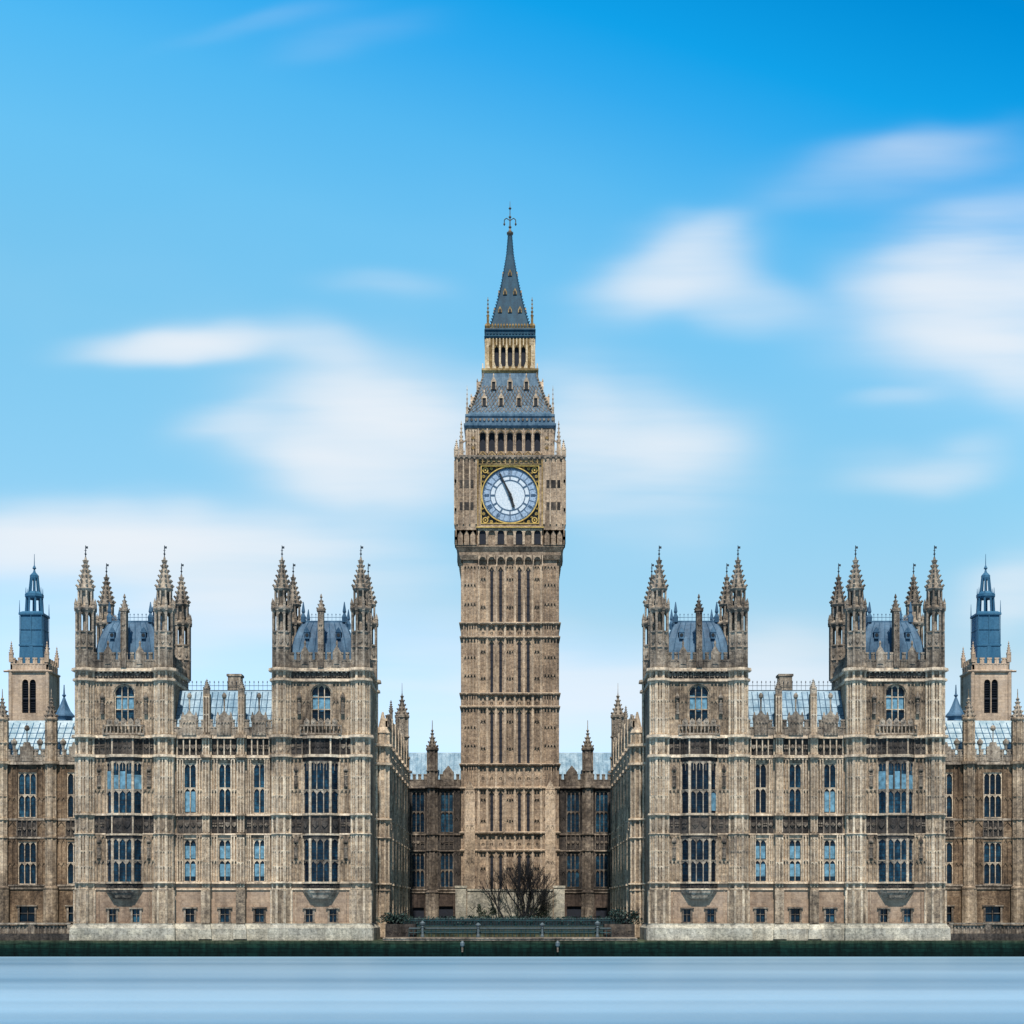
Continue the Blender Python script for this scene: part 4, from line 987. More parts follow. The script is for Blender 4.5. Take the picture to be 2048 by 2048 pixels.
# ------------------------------------------------------------------ ranges linking to the clock tower
def link(sg):
    lab = ('shaded recessed stone range between the left palace block and the clock tower', 'shaded recessed stone range between the right palace block and the clock tower')[sg > 0]
    y0 = 56.0; base = (sg * 11.0, y0 + 4, 3.3)
    root = thing('connecting_range', lab, 'building', base, 'recessed ranges beside the clock tower')
    B = lambda mb, n, m, p=root: mb.build(n, m, p, base)
    sp = lambda a, b: (min(sg * a, sg * b), max(sg * a, sg * b))
    x0, x1 = sp(6.2, 15.6); wins = (9.1, 13.25); w = MB(); holes = []
    for a in wins:
        x = sg * a; holes += [(x - .95, x + .95, 8.3, 13.3), (x - .95, x + .95, 16.2, 22.2)]
    low = [(sg * 9.3 - 1.1, sg * 9.3 + 1.1, 3.2, 5.6), (sg * 13.2 - .8, sg * 13.2 + .8, 3.2, 5.4)]
    w.cm = 0; w.wall(x0, x1, 7.9, 22.8, y0, holes, .6); w.cm = 1; w.wall(x0, x1, 2.8, 7.9, y0, low, .6); w.cm = 0
    w.box(x0, x1, y0 + .62, y0 + 11, 2.8, 23.2)
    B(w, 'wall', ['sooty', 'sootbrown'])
    for a in wins: place(LINK2, root, (sg * a, y0, 16.2)); place(LINK1, root, (sg * a, y0, 8.3))
    for h in low:
        d = MB(); d.box(h[0], h[1], y0 + .3, y0 + .4, h[2], h[3]); d.box((h[0] + h[1]) / 2 - .03, (h[0] + h[1]) / 2 + .03, y0 + .26, y0 + .3, h[2], h[3]); B(d, 'door', 'shade')
    r = MB(); fz = MB(); sc = MB(); pp = MB()
    for a, b in ((6.7, 8.05), (10.15, 10.6), (11.75, 12.2)):
        u0, u1 = sp(a, b); n = 2 if b - a > 1 else 1
        r.ribs(u0, u1, 8.3, 13.4, y0, n, .1, .14, rows=(10.6,)); r.ribs(u0, u1, 16.1, 22.4, y0, n, .1, .14, rows=(18.4,))
    for a in wins: fz.cm = 1; fz.flat(sg * a - 1, sg * a + 1, 13.8, 15.8, y0 - .02); fz.cm = 0; fz.frieze(sg * a - .95, sg * a + .95, 13.8, 15.8, y0 - .02, .6, .14)
    for z, h, g in ((7.5, .2, .14), (7.9, .2, .2), (13.5, .2, .14), (15.85, .24, .18), (22.6, .35, .36)): sc.rects([(x0, x1, y0 - g, y0, z), (x0, x1, y0 - g * .8, y0, z + h)])
    pp.parapet(x0, x1, 22.95, 1.7, y0 - .15, .8)
    x = sg * 8.9; pp.poly([(x - .8, 23), (x + .8, 23), (x + .8, 24.9), (x, 25.9), (x - .8, 24.9)], y0 - .3, y0 + .1)
    B(r, 'panelling', 'sooty'); B(fz, 'carved_frieze', ['carved', 'soot']); B(sc, 'string_course', 'carved'); B(pp, 'parapet', 'carved')  # darker trim colours stand in for the shade of this recess
    b = MB(); x = sg * 11.2; yc = y0 - .1
    b.loft(x, yc, [(.95, 2.8), (.95, 7.6), (.72, 7.9), (.7, 27.9), (.9, 28.1), (.9, 28.4), (.66, 28.5)], 8)
    for i in range(8):
        q = pi / 8 + i * pi / 4; b.loft(x + .76 * cos(q), yc + .76 * sin(q), [(.08, 7.9), (.08, 28)], 4)
    for z, h, g in ((7.5, .2, .3), (13.5, .2, .14), (15.85, .24, .18), (22.6, .35, .34), (25, .2, .12)): b.loft(x, yc, [(.7, z - .05), (.74 + g, z + .05), (.74 + g, z + h)], 8)
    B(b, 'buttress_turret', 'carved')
    s = MB(); prof = [(.66, 28.5), (.36, 29.4), (.14, 30.3), (.08, 30.9)]; s.loft(x, yc, prof, 8); crockets(s, x, yc, prof, 8, 4, .26); s.loft(x, yc, [(.08, 30.7), (.22, 30.9), (.06, 31.1), (.04, 32.4)], 6)
    B(s, 'spire', 'turret')
    rf = MB(); rf.rects([(x0, x1, y0 + .8, y0 + 11, 23.3), (x0, x1, y0 + 4.6, y0 + 6.4, 28.0), (x0, x1, y0 + 4.7, y0 + 6.3, 28.2)])
    for i in range(16): x = x0 + .2 + (x1 - x0 - .4) * i / 15; rf.bar((x, y0 + .8, 23.3), (x, y0 + 4.58, 28.0), .05)
    B(rf, 'main_roof', 'rooflight')
link(-1); link(1)

# ------------------------------------------------------------------ clock tower
put = place
def clock_tower():
    hw = 6.89; yf = 50.0; CY = yf + hw; base = (0, CY, 3.2)
    ZT = lambda py: ZZ(py, yf)
    kt = K * (D + yf) / D
    root = thing('clock_tower', 'tall square stone clock tower with gilded dial and dark blue spire', 'clock tower', base)
    FZ = ((73, 1.0), (74.9, 1.005), (80.6, 1.014), (86.7, 1.0175), (91.7, 1.024), (100, 1.029), (106, 1.03))
    def fz(z):
        if z <= 73: return 1.0
        for (a, p), (b, q) in zip(FZ, FZ[1:]):
            if z <= b: return p + (q - p) * (z - a) / (b - a)
        return 1.03
    def B(mb, n, m, p=root):
        mb.v = [(x, y, z) if z <= 73 else (x * fz(z), CY + (y - CY) * fz(z), H + (z - H) * fz(z)) for x, y, z in mb.v]
        return mb.build(n, m, p, base)
    def place(proto, parent, loc, rz=0.0, sc=1.0):
        f = fz(loc[2]); return put(proto, parent, (loc[0] * f, CY + (loc[1] - CY) * f, H + (loc[2] - H) * f), rz, sc)
    faces = [(0, CY, 0.0), (0, CY, pi / 2), (0, CY, pi), (0, CY, -pi / 2)]
    sh = MB(); sh.cm = 0
    core = hw - .38
    sh.box(-core, core, yf + .38, CY + core, 2.8, 57)
    levels = [(3.3, 13.3), (15.95, 22.1), (25.6, 33.5), (35.5, 43.3), (45.4, 53.6)]
    bands = [(13.5, 15.8), (22.4, 25.4), (33.65, 35.35), (43.45, 45.25)]
    for sx in (-1, 1):
        for sy in (-1, 1): sh.box(sx * 4.6, sx * (hw - .28), *sorted((CY + sy * 4.6, CY + sy * (hw - .28))), 2.8, 55.4)
    sh.T = None
    B(sh, 'shaft', 'tower')
    r = MB(); r2 = MB()
    for T in faces[:2] + faces[3:]:
        r.T = T; r2.T = T; v = -core
        for z0, z1 in levels:
            for u in (-4.4, -3.2, -1.95, -.7, .7, 1.95, 3.2, 4.4):
                r.box(u - .17, u + .17, v - .34, v, z0, z1); r.box(u - .07, u + .07, v - .46, v - .34, z0, z1)
            for a, b in ((-4.2, -3.37), (-.53, .53), (3.37, 4.2)):
                n = 3 if b - a > 1 else 2
                r2.ribs(a, b, z0 + .1, z1 - .1, v, n, .1, .26, rows=[z0 + (z1 - z0) * k for k in (.3, .78)])
                for k in (.3, .78): r2.loft_front((a + b) / 2, z0 + (z1 - z0) * k + .1, .22, v - .3, v, 8)
            for a, b in ((-3.03, -2.12), (-1.78, -.87), (.87, 1.78), (2.12, 3.03)):
                m = (a + b) / 2
                r2.poly([(a, z1 - 1.0), (m, z1 - .2), (m, z1), (a, z1)], v - .25, v); r2.poly([(b, z1 - 1.0), (b, z1), (m, z1), (m, z1 - .2)], v - .25, v)
                r2.box(a, a + .2, v - .2, v, z0, z1 - .9); r2.box(b - .2, b, v - .2, v, z0, z1 - .9)
            for s_ in (-1, 1):
                u0, u1 = sorted((s_ * 4.75, s_ * 6.5)); r2.ribs(u0, u1, z0 + .1, z1 - .1, -hw + .28, 4, .15, .28, rows=[z0 + (z1 - z0) * k for k in (.35, .68)])
        for z0, z1 in bands:
            
            for u in (-4.4, -3.2, -1.95, -.7, .7, 1.95, 3.2, 4.4): r.box(u - .16, u + .16, v - .32, v, z0, z1)
            for a, b in zip((-4.4, -3.2, -1.95, -.7, .7, 1.95, 3.2), (-3.2, -1.95, -.7, .7, 1.95, 3.2, 4.4)):
                m = (a + b) / 2; r2.box(m - .07, m + .07, v - .2, v, z0, z1); r2.loft_front(m, (z0 + z1) / 2, .2, v - .26, v - .2, 8)
                for s_ in (-1, 1): r2.poly([(m + s_ * .44 - .1, z1 - .02), (m + s_ * .44, z1 - .5), (m + s_ * .44 + .1, z1 - .02)], v - .2, v)
            for s_ in (-1, 1):
                u0, u1 = sorted((s_ * 4.75, s_ * 6.5)); r2.ribs(u0, u1, z0, z1, -hw + .28, 5, .18, .3, head=False)
    B(r, 'mullion_ribs', 'towerrib'); B(r2, 'panelling', 'tower')
    # narrow lights between the ribs
    for (z0, z1) in levels:
        if z1 < 20: z0 = z1 - 7 if z1 < 14 else z0
        lw = MB(); hh = z1 - z0 - .9
        lw.box(-.2, .2, -.08, .02, 0, hh)
        for j in range(1, 6): lw.box(-.22, .22, -.12, -.08, hh * j / 6 - .05, hh * j / 6 + .05)
        me = lw.mesh('lancet_window', 'shade')
        for T in faces[:2] + faces[3:]:
            for u in (-2.57, -1.32, 1.32, 2.57):
                ca, sa = cos(T[2]), sin(T[2]); place(('lancet_window', me, []), root, (u * ca + core * sa, CY + u * sa - core * ca, z0 + .15), T[2])
    sc = MB()
    for z, g in ((13.3, .2), (15.8, .25), (22.1, .2), (25.4, .28), (33.5, .2), (35.35, .25), (43.3, .2), (45.25, .28)):
        sc.loft(0, CY, [(hw - .25, z - .12), (hw + g * .7, z), (hw + g, z + .16), (hw + g * .5, z + .26), (hw - .25, z + .32)], 4)
        for T in faces[:1]:
            sc.T = T
            for i in range(8): sc.loft_front(-6.1 + 12.2 * i / 7, z + .12, .15, -hw - g - .06, -hw, 6)
            sc.T = None
    B(sc, 'string_course', 'towerrib')
    # clock stage: corbelled out
    q = 7.55; cs = MB()
    cs.loft(0, CY, [(hw + .02, 54.3), (hw + .25, 54.9), (hw + .25, 55.3), (q, 56.0), (q, 56.15)], 4)
    cs.loft(0, CY, [(q - .3, 56.15), (q - .3, 58.5)], 4)
    cs.loft(0, CY, [(q, 58.5), (q + .12, 58.65), (q, 58.9)], 4)
    for T in faces:
        cs.T = T
        cs.wall(-4.65, 4.65, 58.9, 68.4, -q + .15, [(-4.1, 4.1, 59.2, 67.4)], .5)
        for s_ in (-1, 1):
            pass
    cs.T = None
    for sx in (-1, 1):
        for sy in (-1, 1): cs.box(sx * 4.65, sx * (q + .1), *sorted((CY + sy * 4.65, CY + sy * (q + .1))), 56.2, 68.4)
    cs.box(-q + .7, q - .7, CY - q + .7, CY + q - .7, 58.5, 68.6)
    B(cs, 'clock_stage', 'tower')
    tr = MB(); sm = MB()
    for T in faces[:2] + faces[3:]:
        tr.T = T
        for s_ in (-1, 1):
            u0, u1 = sorted((s_ * 4.75, s_ * 7.4)); tr.ribs(u0, u1, 59.1, 68.1, -q - .1, 3, .2, .2, head=False)
            for zz in (61.1, 64.2): sm.T = T; sm.box(u0 + .35, u1 - .35, -q - .14, -q - .1, zz, zz + 1.1); sm.T = None; tr.ribs(u0, u1, 56.4, 58.3, -q - .1, 3, .16, .14)
            for k in range(3): tr.box(s_ * 7.45, s_ * 7.75, -q - .2, -q + .1, 57 + 4 * k, 57.35 + 4 * k)
        # corbel arches under the stage and the arcade below the dial
        for i in range(7):
            c = -3.84 + 1.28 * i
            tr.spandrel(c, 1.0, 53.9, 54.9, -hw - .3, -hw + .3, .75); tr.box(c - .64, c - .5, -hw - .32, -hw + .3, 53.3, 54.9)
            tr.spandrel(c, .95, 57.7, 58.5, -q - .02, -q + .25, .6)
            tr.box(c - .64, c - .475, -q - .05, -q + .25, 56.3, 58.5); tr.box(c + .475, c + .64, -q - .05, -q + .25, 56.3, 58.5)
        tr.box(4.48, 4.62, -hw - .32, -hw + .3, 53.3, 54.9)
    B(tr, 'panelling', 'towerrib')
    B(sm, 'blind_panel', 'soot')
    lv = MB()
    for T in faces[:2] + faces[3:]:
        lv.T = T
        for i in (0, 2, 4, 6): c = -3.84 + 1.28 * i; lv.box(c - .475, c + .475, -q + .2, -q + .29, 56.4, 58.2)
    B(lv, 'arcade_louvre', 'shade')
    co = MB(); co.loft(0, CY, [(q + .05, 68.2), (q + .25, 68.5), (q + .25, 68.75), (q - .4, 68.95)], 4)
    for T in faces[:1]:
        co.T = T
        for i in range(20): co.loft_front(-7.2 + 14.4 * i / 19, 68.4, .2, -q - .38, -q, 6)
    co.T = None
    B(co, 'cornice', 'turret')
    gm = MB(); gs = MB()
    for T in faces[:2] + faces[3:]:
        gm.T = T
        gm.box(-4.75, 4.75, -q - .32, -q + .1, 58.58, 58.72)
        gs.T = T
        for z in (67.55, 67.95): gs.ribs(-4.5, 4.5, z, z + .35, -q + .15, 14, .14, .2, head=False); gs.box(-4.6, 4.6, -q - .05, -q + .15, z - .06, z + .04)
        for x0, x1, z0, z1 in ((-4.1, -3.98, 59.2, 67.4), (3.98, 4.1, 59.2, 67.4), (-3.98, 3.98, 59.2, 59.33), (-3.98, 3.98, 67.27, 67.4)): gm.box(x0, x1, -q + .05, -q + .5, z0, z1)
        for s_ in (-1, 1): gs.box(s_ * 4.42, s_ * 4.6, -q - .06, -q + .15, 58.9, 68.2)
    B(gs, 'dial_surround', 'goldstone')
    B(gm, 'gilded_moulding', 'gold')
    # dials
    zc = 63.3; Rr = 3.86
    def ringpoly(mb, r0, r1, v0, v1, n=64):
        for i in range(n):
            a, b = 2 * pi * i / n, 2 * pi * (i + 1) / n
            p = [(r0 * cos(a), zc + r0 * sin(a)), (r1 * cos(a), zc + r1 * sin(a)), (r1 * cos(b), zc + r1 * sin(b)), (r0 * cos(b), zc + r0 * sin(b))]
            mb.poly(p, v0, v1)
    for fi, T in enumerate(faces[:2] + faces[3:]):
        vd = -q + .5
        sp = MB(T); sp.cm = 0; sp.flat(-4.1, 4.1, 59.2, 67.4, vd + .02); sp.cm = 1
        ringpoly(sp, Rr + .02, Rr + .17, vd - .35, vd)
        for sx in (-1, 1):
            for sz in (-1, 1):
                for (dx, dz, rr) in ((3.45, 3.5, .42), (2.62, 3.72, .2), (3.7, 2.62, .2), (3.05, 3.1, .14), (3.82, 1.9, .12), (1.9, 3.85, .12)):
                    cx, cz = sx * dx, zc + sz * dz; n = 12
                    for i in range(n):
                        a, b = 2 * pi * i / n, 2 * pi * (i + 1) / n
                        sp.poly([(cx + rr * .68 * cos(a), cz + rr * .68 * sin(a)), (cx + rr * cos(a), cz + rr * sin(a)), (cx + rr * cos(b), cz + rr * sin(b)), (cx + rr * .68 * cos(b), cz + rr * .68 * sin(b))], vd - .16, vd)
                    sp.loft_front(cx, cz, rr * .36, vd - .2, vd, 4)
        fo = B(sp, 'clock_face', ['black', 'gold'])
        dl = MB(T); n = 64
        dl.cm = 0; dl.poly([(Rr * cos(2 * pi * i / n), zc + Rr * sin(2 * pi * i / n)) for i in range(n)], vd - .06, vd - .01)
        B(dl, 'dial', 'dial', fo)
        rg = MB(T); ringpoly(rg, Rr * .715, Rr * .99, vd - .09, vd - .062); B(rg, 'numeral_ring', 'dialring', fo)
        bl = MB(T)
        for r0, r1 in ((.535, .56), (.7, .73), (.955, .99)): ringpoly(bl, Rr * r0, Rr * r1, vd - .14, vd - .092)
        def radial(ang, r0, r1, w, v0=vd - .15, v1=vd - .092, off=0.0):
            sx, cx = sin(ang), cos(ang); px, pz = cx, -sx
            a = (sx * r0 + px * off, zc + cx * r0 + pz * off); b = (sx * r1 + px * off, zc + cx * r1 + pz * off)
            bl.poly([(a[0] - px * w, a[1] - pz * w), (a[0] + px * w, a[1] + pz * w), (b[0] + px * w, b[1] + pz * w), (b[0] - px * w, b[1] - pz * w)][::-1], v0, v1)
        NUM = ['XII', 'I', 'II', 'III', 'IV', 'V', 'VI', 'VII', 'VIII', 'IX', 'X', 'XI']
        for h in range(12):
            a = h * pi / 6; radial(a, Rr * .55, Rr * .72, .085)
            radial(a, Rr * .955, Rr * .99, .12)
            wd = {'I': .13, 'V': .26, 'X': .26}; s = NUM[h]; tot = sum(wd[c] for c in s) ; x = -tot / 2
            for c in s:
                m = x + wd[c] / 2; x += wd[c]; r0, r1 = Rr * .76, Rr * .93
                def stroke(o0, o1, w=.035):
                    sx, cx = sin(a), cos(a); px, pz = cx, -sx
                    A = (sx * r0 + px * o0, zc + cx * r0 + pz * o0); Bq = (sx * r1 + px * o1, zc + cx * r1 + pz * o1)
                    bl.poly([(A[0] - px * w, A[1] - pz * w), (A[0] + px * w, A[1] + pz * w), (Bq[0] + px * w, Bq[1] + pz * w), (Bq[0] - px * w, Bq[1] - pz * w)][::-1], vd - .15, vd - .092)
                if c == 'I': stroke(m, m)
                elif c == 'V': stroke(m, m - .1, .03); stroke(m, m + .1, .03)
                else: stroke(m - .1, m + .1, .03); stroke(m + .1, m - .1, .03)
        for mnt in range(60): radial(mnt * pi / 30, Rr * .93, Rr * .96, .02)
        for h in range(12): radial((h + .5) * pi / 6, Rr * .73, Rr * .95, .02)
        B(bl, 'numerals', 'dialblue', fo)
        def hand(name, ang, L, tail, w, tipw, v0, v1):
            hm = MB(T); sx, cx = sin(ang), cos(ang); px, pz = cx, -sx
            P = lambda r, o: (sx * r + px * o, zc + cx * r + pz * o)
            pts = [P(-tail, -w * .7), P(-tail, w * .7), P(0, w), P(L * .78, tipw), P(L * .84, tipw * 1.5), P(L, .01), P(L * .84, -tipw * 1.5), P(L * .78, -tipw), P(0, -w)]
            hm.poly(pts[::-1] if True else pts, v0, v1); hm.loft_front(0, zc, .24, v0 - .03, v1, 12)
            return B(hm, name, 'black', fo)
        hand('hour_hand', R(163), 1.95, .5, .19, .17, vd - .3, vd - .22)
        hand('minute_hand', R(-25.5), 3.65, .85, .17, .09, vd - .4, vd - .33)
    # belfry
    bq = 6.15; zb0, zb1 = 68.8, 73.0
    be = MB(); be.box(-bq + 1.2, bq - 1.2, CY - bq + 1.2, CY + bq - 1.2, zb0, zb1)
    be.cm = 0
    for T in faces:
        be.T = T; holes = [(-3.84 + 1.28 * i - .43, -3.84 + 1.28 * i + .43, 69.75, 72.6) for i in range(7)]
        be.wall(-bq + .01, bq - .01, zb0, zb1, -bq, holes, .7)
        for i in range(7): be.spandrel(-3.84 + 1.28 * i, .86, 71.9, 72.6, -bq + .002, -bq + .5, .55)
    be.T = None
    B(be, 'belfry', 'tower')
    bl = MB()
    for T in faces:
        bl.T = T
        for i in range(7): c = -3.84 + 1.28 * i; bl.box(c - .43, c + .43, -bq + .6, -bq + .68, 69.7, 72.6)
    B(bl, 'belfry_louvre', 'shade')
    bt = MB(); bt.cm = 0
    for T in faces[:2] + faces[3:]:
        bt.T = T
        for i in range(8): u = -4.48 + 1.28 * i; bt.box(u - .08, u + .08, -bq - .18, -bq, 69.4, 72.9)
        for s_ in (-1, 1):
            u0, u1 = sorted((s_ * 4.75, s_ * 6.05)); bt.ribs(u0, u1, 69, 72.8, -bq, 3, .12, .12, rows=(70.9,))
        bt.cm = 1
        for i in range(7):
            c = -3.84 + 1.28 * i
            bt.bar((c - .64, -bq - .2, 69.0), (c, -bq - .2, 69.65), .08); bt.bar((c, -bq - .2, 69.65), (c + .64, -bq - .2, 69.0), .08); bt.loft_front(c, 69.15, .18, -bq - .25, -bq, 6)
            bt.bar((c - .5, -bq - .12, 72.25), (c, -bq - .12, 72.8), .05); bt.bar((c, -bq - .12, 72.8), (c + .5, -bq - .12, 72.25), .05)
        for s_ in (-1, 1):
            for z in (70.2, 71.6): bt.loft_front(s_ * 5.2, z, .24, -bq - .16, -bq, 6)
        bt.cm = 0
    B(bt, 'belfry_tracery', ['towerrib', 'goldstone'])
    # lower roof
    lr = MB(); lr.loft(0, CY, [(6.25, 73.0), (6.5, 73.25), (6.5, 73.5), (6.2, 73.6), (6.15, 74.3), (6.3, 74.4), (6.3, 74.6), (5.85, 74.9), (5.2, 76.0), (4.65, 77.4), (4.2, 78.8), (3.85, 80.0), (3.72, 80.6)], 4)
    lro = B(lr, 'lower_roof', 'slatelight')
    tr = MB()
    for T in faces[:2] + faces[3:]:
        tr.T = T
        for i in range(21): tr.loft_front(-6 + 12 * i / 20, 74.0, .17, -6.32, -6.15, 6)
        # diamond scale courses
        def hwz(z):
            P = [(5.85, 74.9), (5.2, 76.0), (4.65, 77.4), (4.2, 78.8), (3.85, 80.0)]
            for (r0, a), (r1, b) in zip(P, P[1:]):
                if a <= z <= b: return r0 + (r1 - r0) * (z - a) / (b - a)
            return 3.85
        for j in range(9):
            z = 75.0 + j * .42; h1, h2 = hwz(z), hwz(z + .42); n = 20
            for i in range(n):
                u = -1 + 2 * (i + .5 * (j % 2)) / n; m = u + 1 / n
                tr.bar((u * h1, -h1 - .02, z), (m * h2, -h2 - .02, z + .42), .045); tr.bar((min(1, u + 2 / n) * h1, -h1 - .02, z), (m * h2, -h2 - .02, z + .42), .045)
    B(tr, 'roof_scales', 'turret', lro)
    for s_x in (-1, 1):
        for s_y in (-1, 1):
            cr = MB()
            P = [(5.85, 74.9), (5.2, 76.0), (4.65, 77.4), (4.2, 78.8), (3.85, 80.0), (3.72, 80.6)]
            for (r0, a), (r1, b) in zip(P, P[1:]): cr.bar((s_x * r0, CY + s_y * r0, a), (s_x * r1, CY + s_y * r1, b), .11)
            for k in range(14):
                z = 75 + k * .38; r0 = 5.85 - (z - 74.9) * .4 - (.2 if z > 76 else 0); cr.loft(s_x * (r0 + .12), CY + s_y * (r0 + .12), [(.05, z - .1), (.17, z + .05), (.04, z + .25)], 4)
            B(cr, 'hip_crest', 'turret', lro)
    dm = MB(); dk = MB()
    dm.poly([(-.42, 0), (-.27, 0), (-.27, 1.25), (.27, 1.25), (.27, 0), (.42, 0), (.42, 1.3), (0, 2.2), (-.42, 1.3)][::1], -.16, 1.2)
    dm.loft(0, -.05, [(.04, 2.1), (.12, 2.3), (.02, 2.7)], 4)
    dk.box(-.27, .27, .0, 1.1, 0, 1.25)
    DORM = ('roof_dormer', dm.mesh('roof_dormer', 'towerrib'), [('opening', dk.mesh('opening', 'black'))])
    for T in faces[:2] + faces[3:]:
        ca, sa = cos(T[2]), sin(T[2])
        for us, z, r0 in (((-3.62, -1.25, 1.25, 3.62), 75.9, 5.35), ((-2.3, 0, 2.3), 78.2, 4.5)):
            for u in us: place(DORM, root, (u * ca + (r0 + .1) * sa, CY + u * sa - (r0 + .1) * ca, z), T[2], (.9, .9, .85))
    # lantern
    lq = 3.4; ln = MB()
    ln.loft(0, CY, [(3.75, 80.5), (4.0, 80.8), (4.0, 81.05), (3.5, 81.1)], 4); ln.box(-lq + 1.2, lq - 1.2, CY - lq + 1.2, CY + lq - 1.2, 81, 85.3)
    for T in faces:
        ln.T = T; ln.wall(-lq + .005, lq - .005, 81.0, 85.3, -lq, [(.94 * i - .32, .94 * i + .32, 81.5, 84.2) for i in range(-2, 3)], .5)
        for i in range(-2, 3): ln.spandrel(.94 * i, .64, 83.7, 84.2, -lq + .002, -lq + .4, .42)
        ln.cm = 1; ln.ribs(-3.3, 3.3, 84.3, 85.25, -lq, 14, .13, .14, head=False)
        for i in range(-3, 3): u = .94 * i + .47; ln.box(u - .13, u + .13, -lq - .15, -lq, 81.1, 84.4)
        for s_ in (-1, 1): ln.box(s_ * 2.95, s_ * 3.4, -lq - .14, -lq, 81.1, 85.2)
        for i in range(8): u = -3.1 + 6.2 * i / 7; ln.poly([(u - .3, 81.1), (u + .3, 81.1), (u, 82.0)], -lq - .5, -lq - .38)
        ln.cm = 0
    ln.T = None
    B(ln, 'lantern', ['goldstone', 'cream'])
    lb = MB()
    for T in faces:
        lb.T = T
        for i in range(-2, 3): lb.box(.94 * i - .32, .94 * i + .32, -lq + .42, -lq + .49, 81.5, 84.2)
    B(lb, 'lantern_louvre', 'shade')
    uf = MB(); uf.loft(0, CY, [(3.5, 85.3), (3.62, 85.5), (3.45, 85.7), (3.4, 86.2), (3.6, 86.4), (3.5, 86.6), (2.9, 86.7)], 4)
    for T in faces[:2] + faces[3:]:
        uf.T = T
        for i in range(15): uf.loft_front(-3.15 + 6.3 * i / 14, 85.95, .15, -3.55, -3.4, 6)
    uf.T = None
    B(uf, 'upper_cornice', 'slate')
    gc = MB()
    for T in faces:
        gc.T = T; gc.box(-3.35, 3.35, -3.42, -3.36, 86.6, 86.7)
        for i in range(17): u = -3.3 + 6.6 * i / 16; gc.loft(u, -3.39, [(.05, 86.7), (.16, 86.95), (.03, 87.25)], 4)
    gc.T = None
    B(gc, 'cresting', 'goldstone')
    spr = MB(); prof = [(2.85, 86.7), (2.1, 89.2), (1.44, 91.7), (.9, 94.4), (.45, 97.2), (.2, 100.2)]
    spr.loft(0, CY, prof, 4)
    for sx in (-1, 1):
        for sy in (-1, 1):
            for (r0, a), (r1, b) in zip(prof, prof[1:]): spr.bar((sx * r0, CY + sy * r0, a), (sx * r1, CY + sy * r1, b), .07)
    spr.cm = 1; crockets(spr, 0, CY, prof, 4, 34, .26)
    spo = B(spr, 'spire', ['slate', 'slatelight'])
    fi = MB()
    fi.loft(0, CY, [(.2, 96.9), (.45, 97.2), (.2, 97.5)], 8)
    fi.loft(0, CY, [(.2, 99.8), (.42, 100.1), (.46, 100.3), (.2, 100.55), (.1, 100.9), (.22, 101.1), (.08, 101.3), (.07, 102.3), (.2, 102.5), (.06, 102.7), (.05, 103.5), (.2, 103.7), (.04, 103.9), (.02, 104.7)], 8)
    for sx in (-1, 1):
        pts = [(0, 102.0), (sx * .5, 102.35), (sx * .8, 102.1), (sx * .8, 101.6)]
        for p, q2 in zip(pts, pts[1:]): fi.bar((p[0], CY, p[1]), (q2[0], CY, q2[1]), .06)
        fi.loft(sx * .8, CY, [(.04, 101.3), (.14, 101.5), (.04, 101.75)], 6)
    B(fi, 'finial', 'bronze', spo)
    d2 = MB(); d2.poly([(-.28, 0), (.28, 0), (.28, .35), (0, .95), (-.28, .35)], -.1, .9); d2.cm = 1; d2.poly([(-.17, .02), (.17, .02), (.17, .3), (0, .6), (-.17, .3)], -.13, -.1)
    SD = ('spire_light', d2.mesh('spire_light', ['goldstone', 'black']), [])
    for T in faces[:2] + faces[3:]:
        ca, sa = cos(T[2]), sin(T[2])
        for us, z, r0 in (((-1.4, 0, 1.4), 89.0, 2.2), ((-.7, .7), 91.5, 1.55), ((0,), 94.2, .98)):
            for u in us: place(SD, root, (u * ca + r0 * sa, CY + u * sa - r0 * ca, z), T[2])
    # pinnacles
    for sx in (-1, 1):
        for sy in (-1, 1):
            place(PINGOLD, root, (sx * 3.1, CY + sy * 3.1, 86.6), sc=(.8, .8, 1.15))
            place(PINT, root, (sx * 6.05, CY + sy * 6.05, 73.3), sc=(.5, .5, 1.35))
            place(PINT, root, (sx * 6.85, CY + sy * 6.85, 68.8), sc=(.9, .9, 1.2))
            place(PINT, root, (sx * 7.5, CY + sy * 7.5, 68.5), sc=(1.1, 1.1, .6))
            fb = MB(); fb.bar((sx * 6.85, CY + sy * 6.85, 70.6), (sx * 6.1, CY + sy * 6.1, 71.4), .12); B(fb, 'flying_buttress', 'towerrib')
    # corner water-spout carvings and lower buttress strips
    ls = MB()
    for s_ in (-1, 1):
        ls.box(s_ * 5.0, s_ * 6.3, yf - .35, yf, 3, 22.0); ls.ribs(min(s_ * 5.0, s_ * 6.3), max(s_ * 5.0, s_ * 6.3), 8, 21.8, yf - .35, 2, .16, .12, rows=(12, 17)); ls.poly([(s_ * 5.65 - .7, 22.0), (s_ * 5.65 + .7, 22.0), (s_ * 5.65, 23.3)], yf - .4, yf - .0)
    B(ls, 'corner_buttress', 'towerrib')
clock_tower()

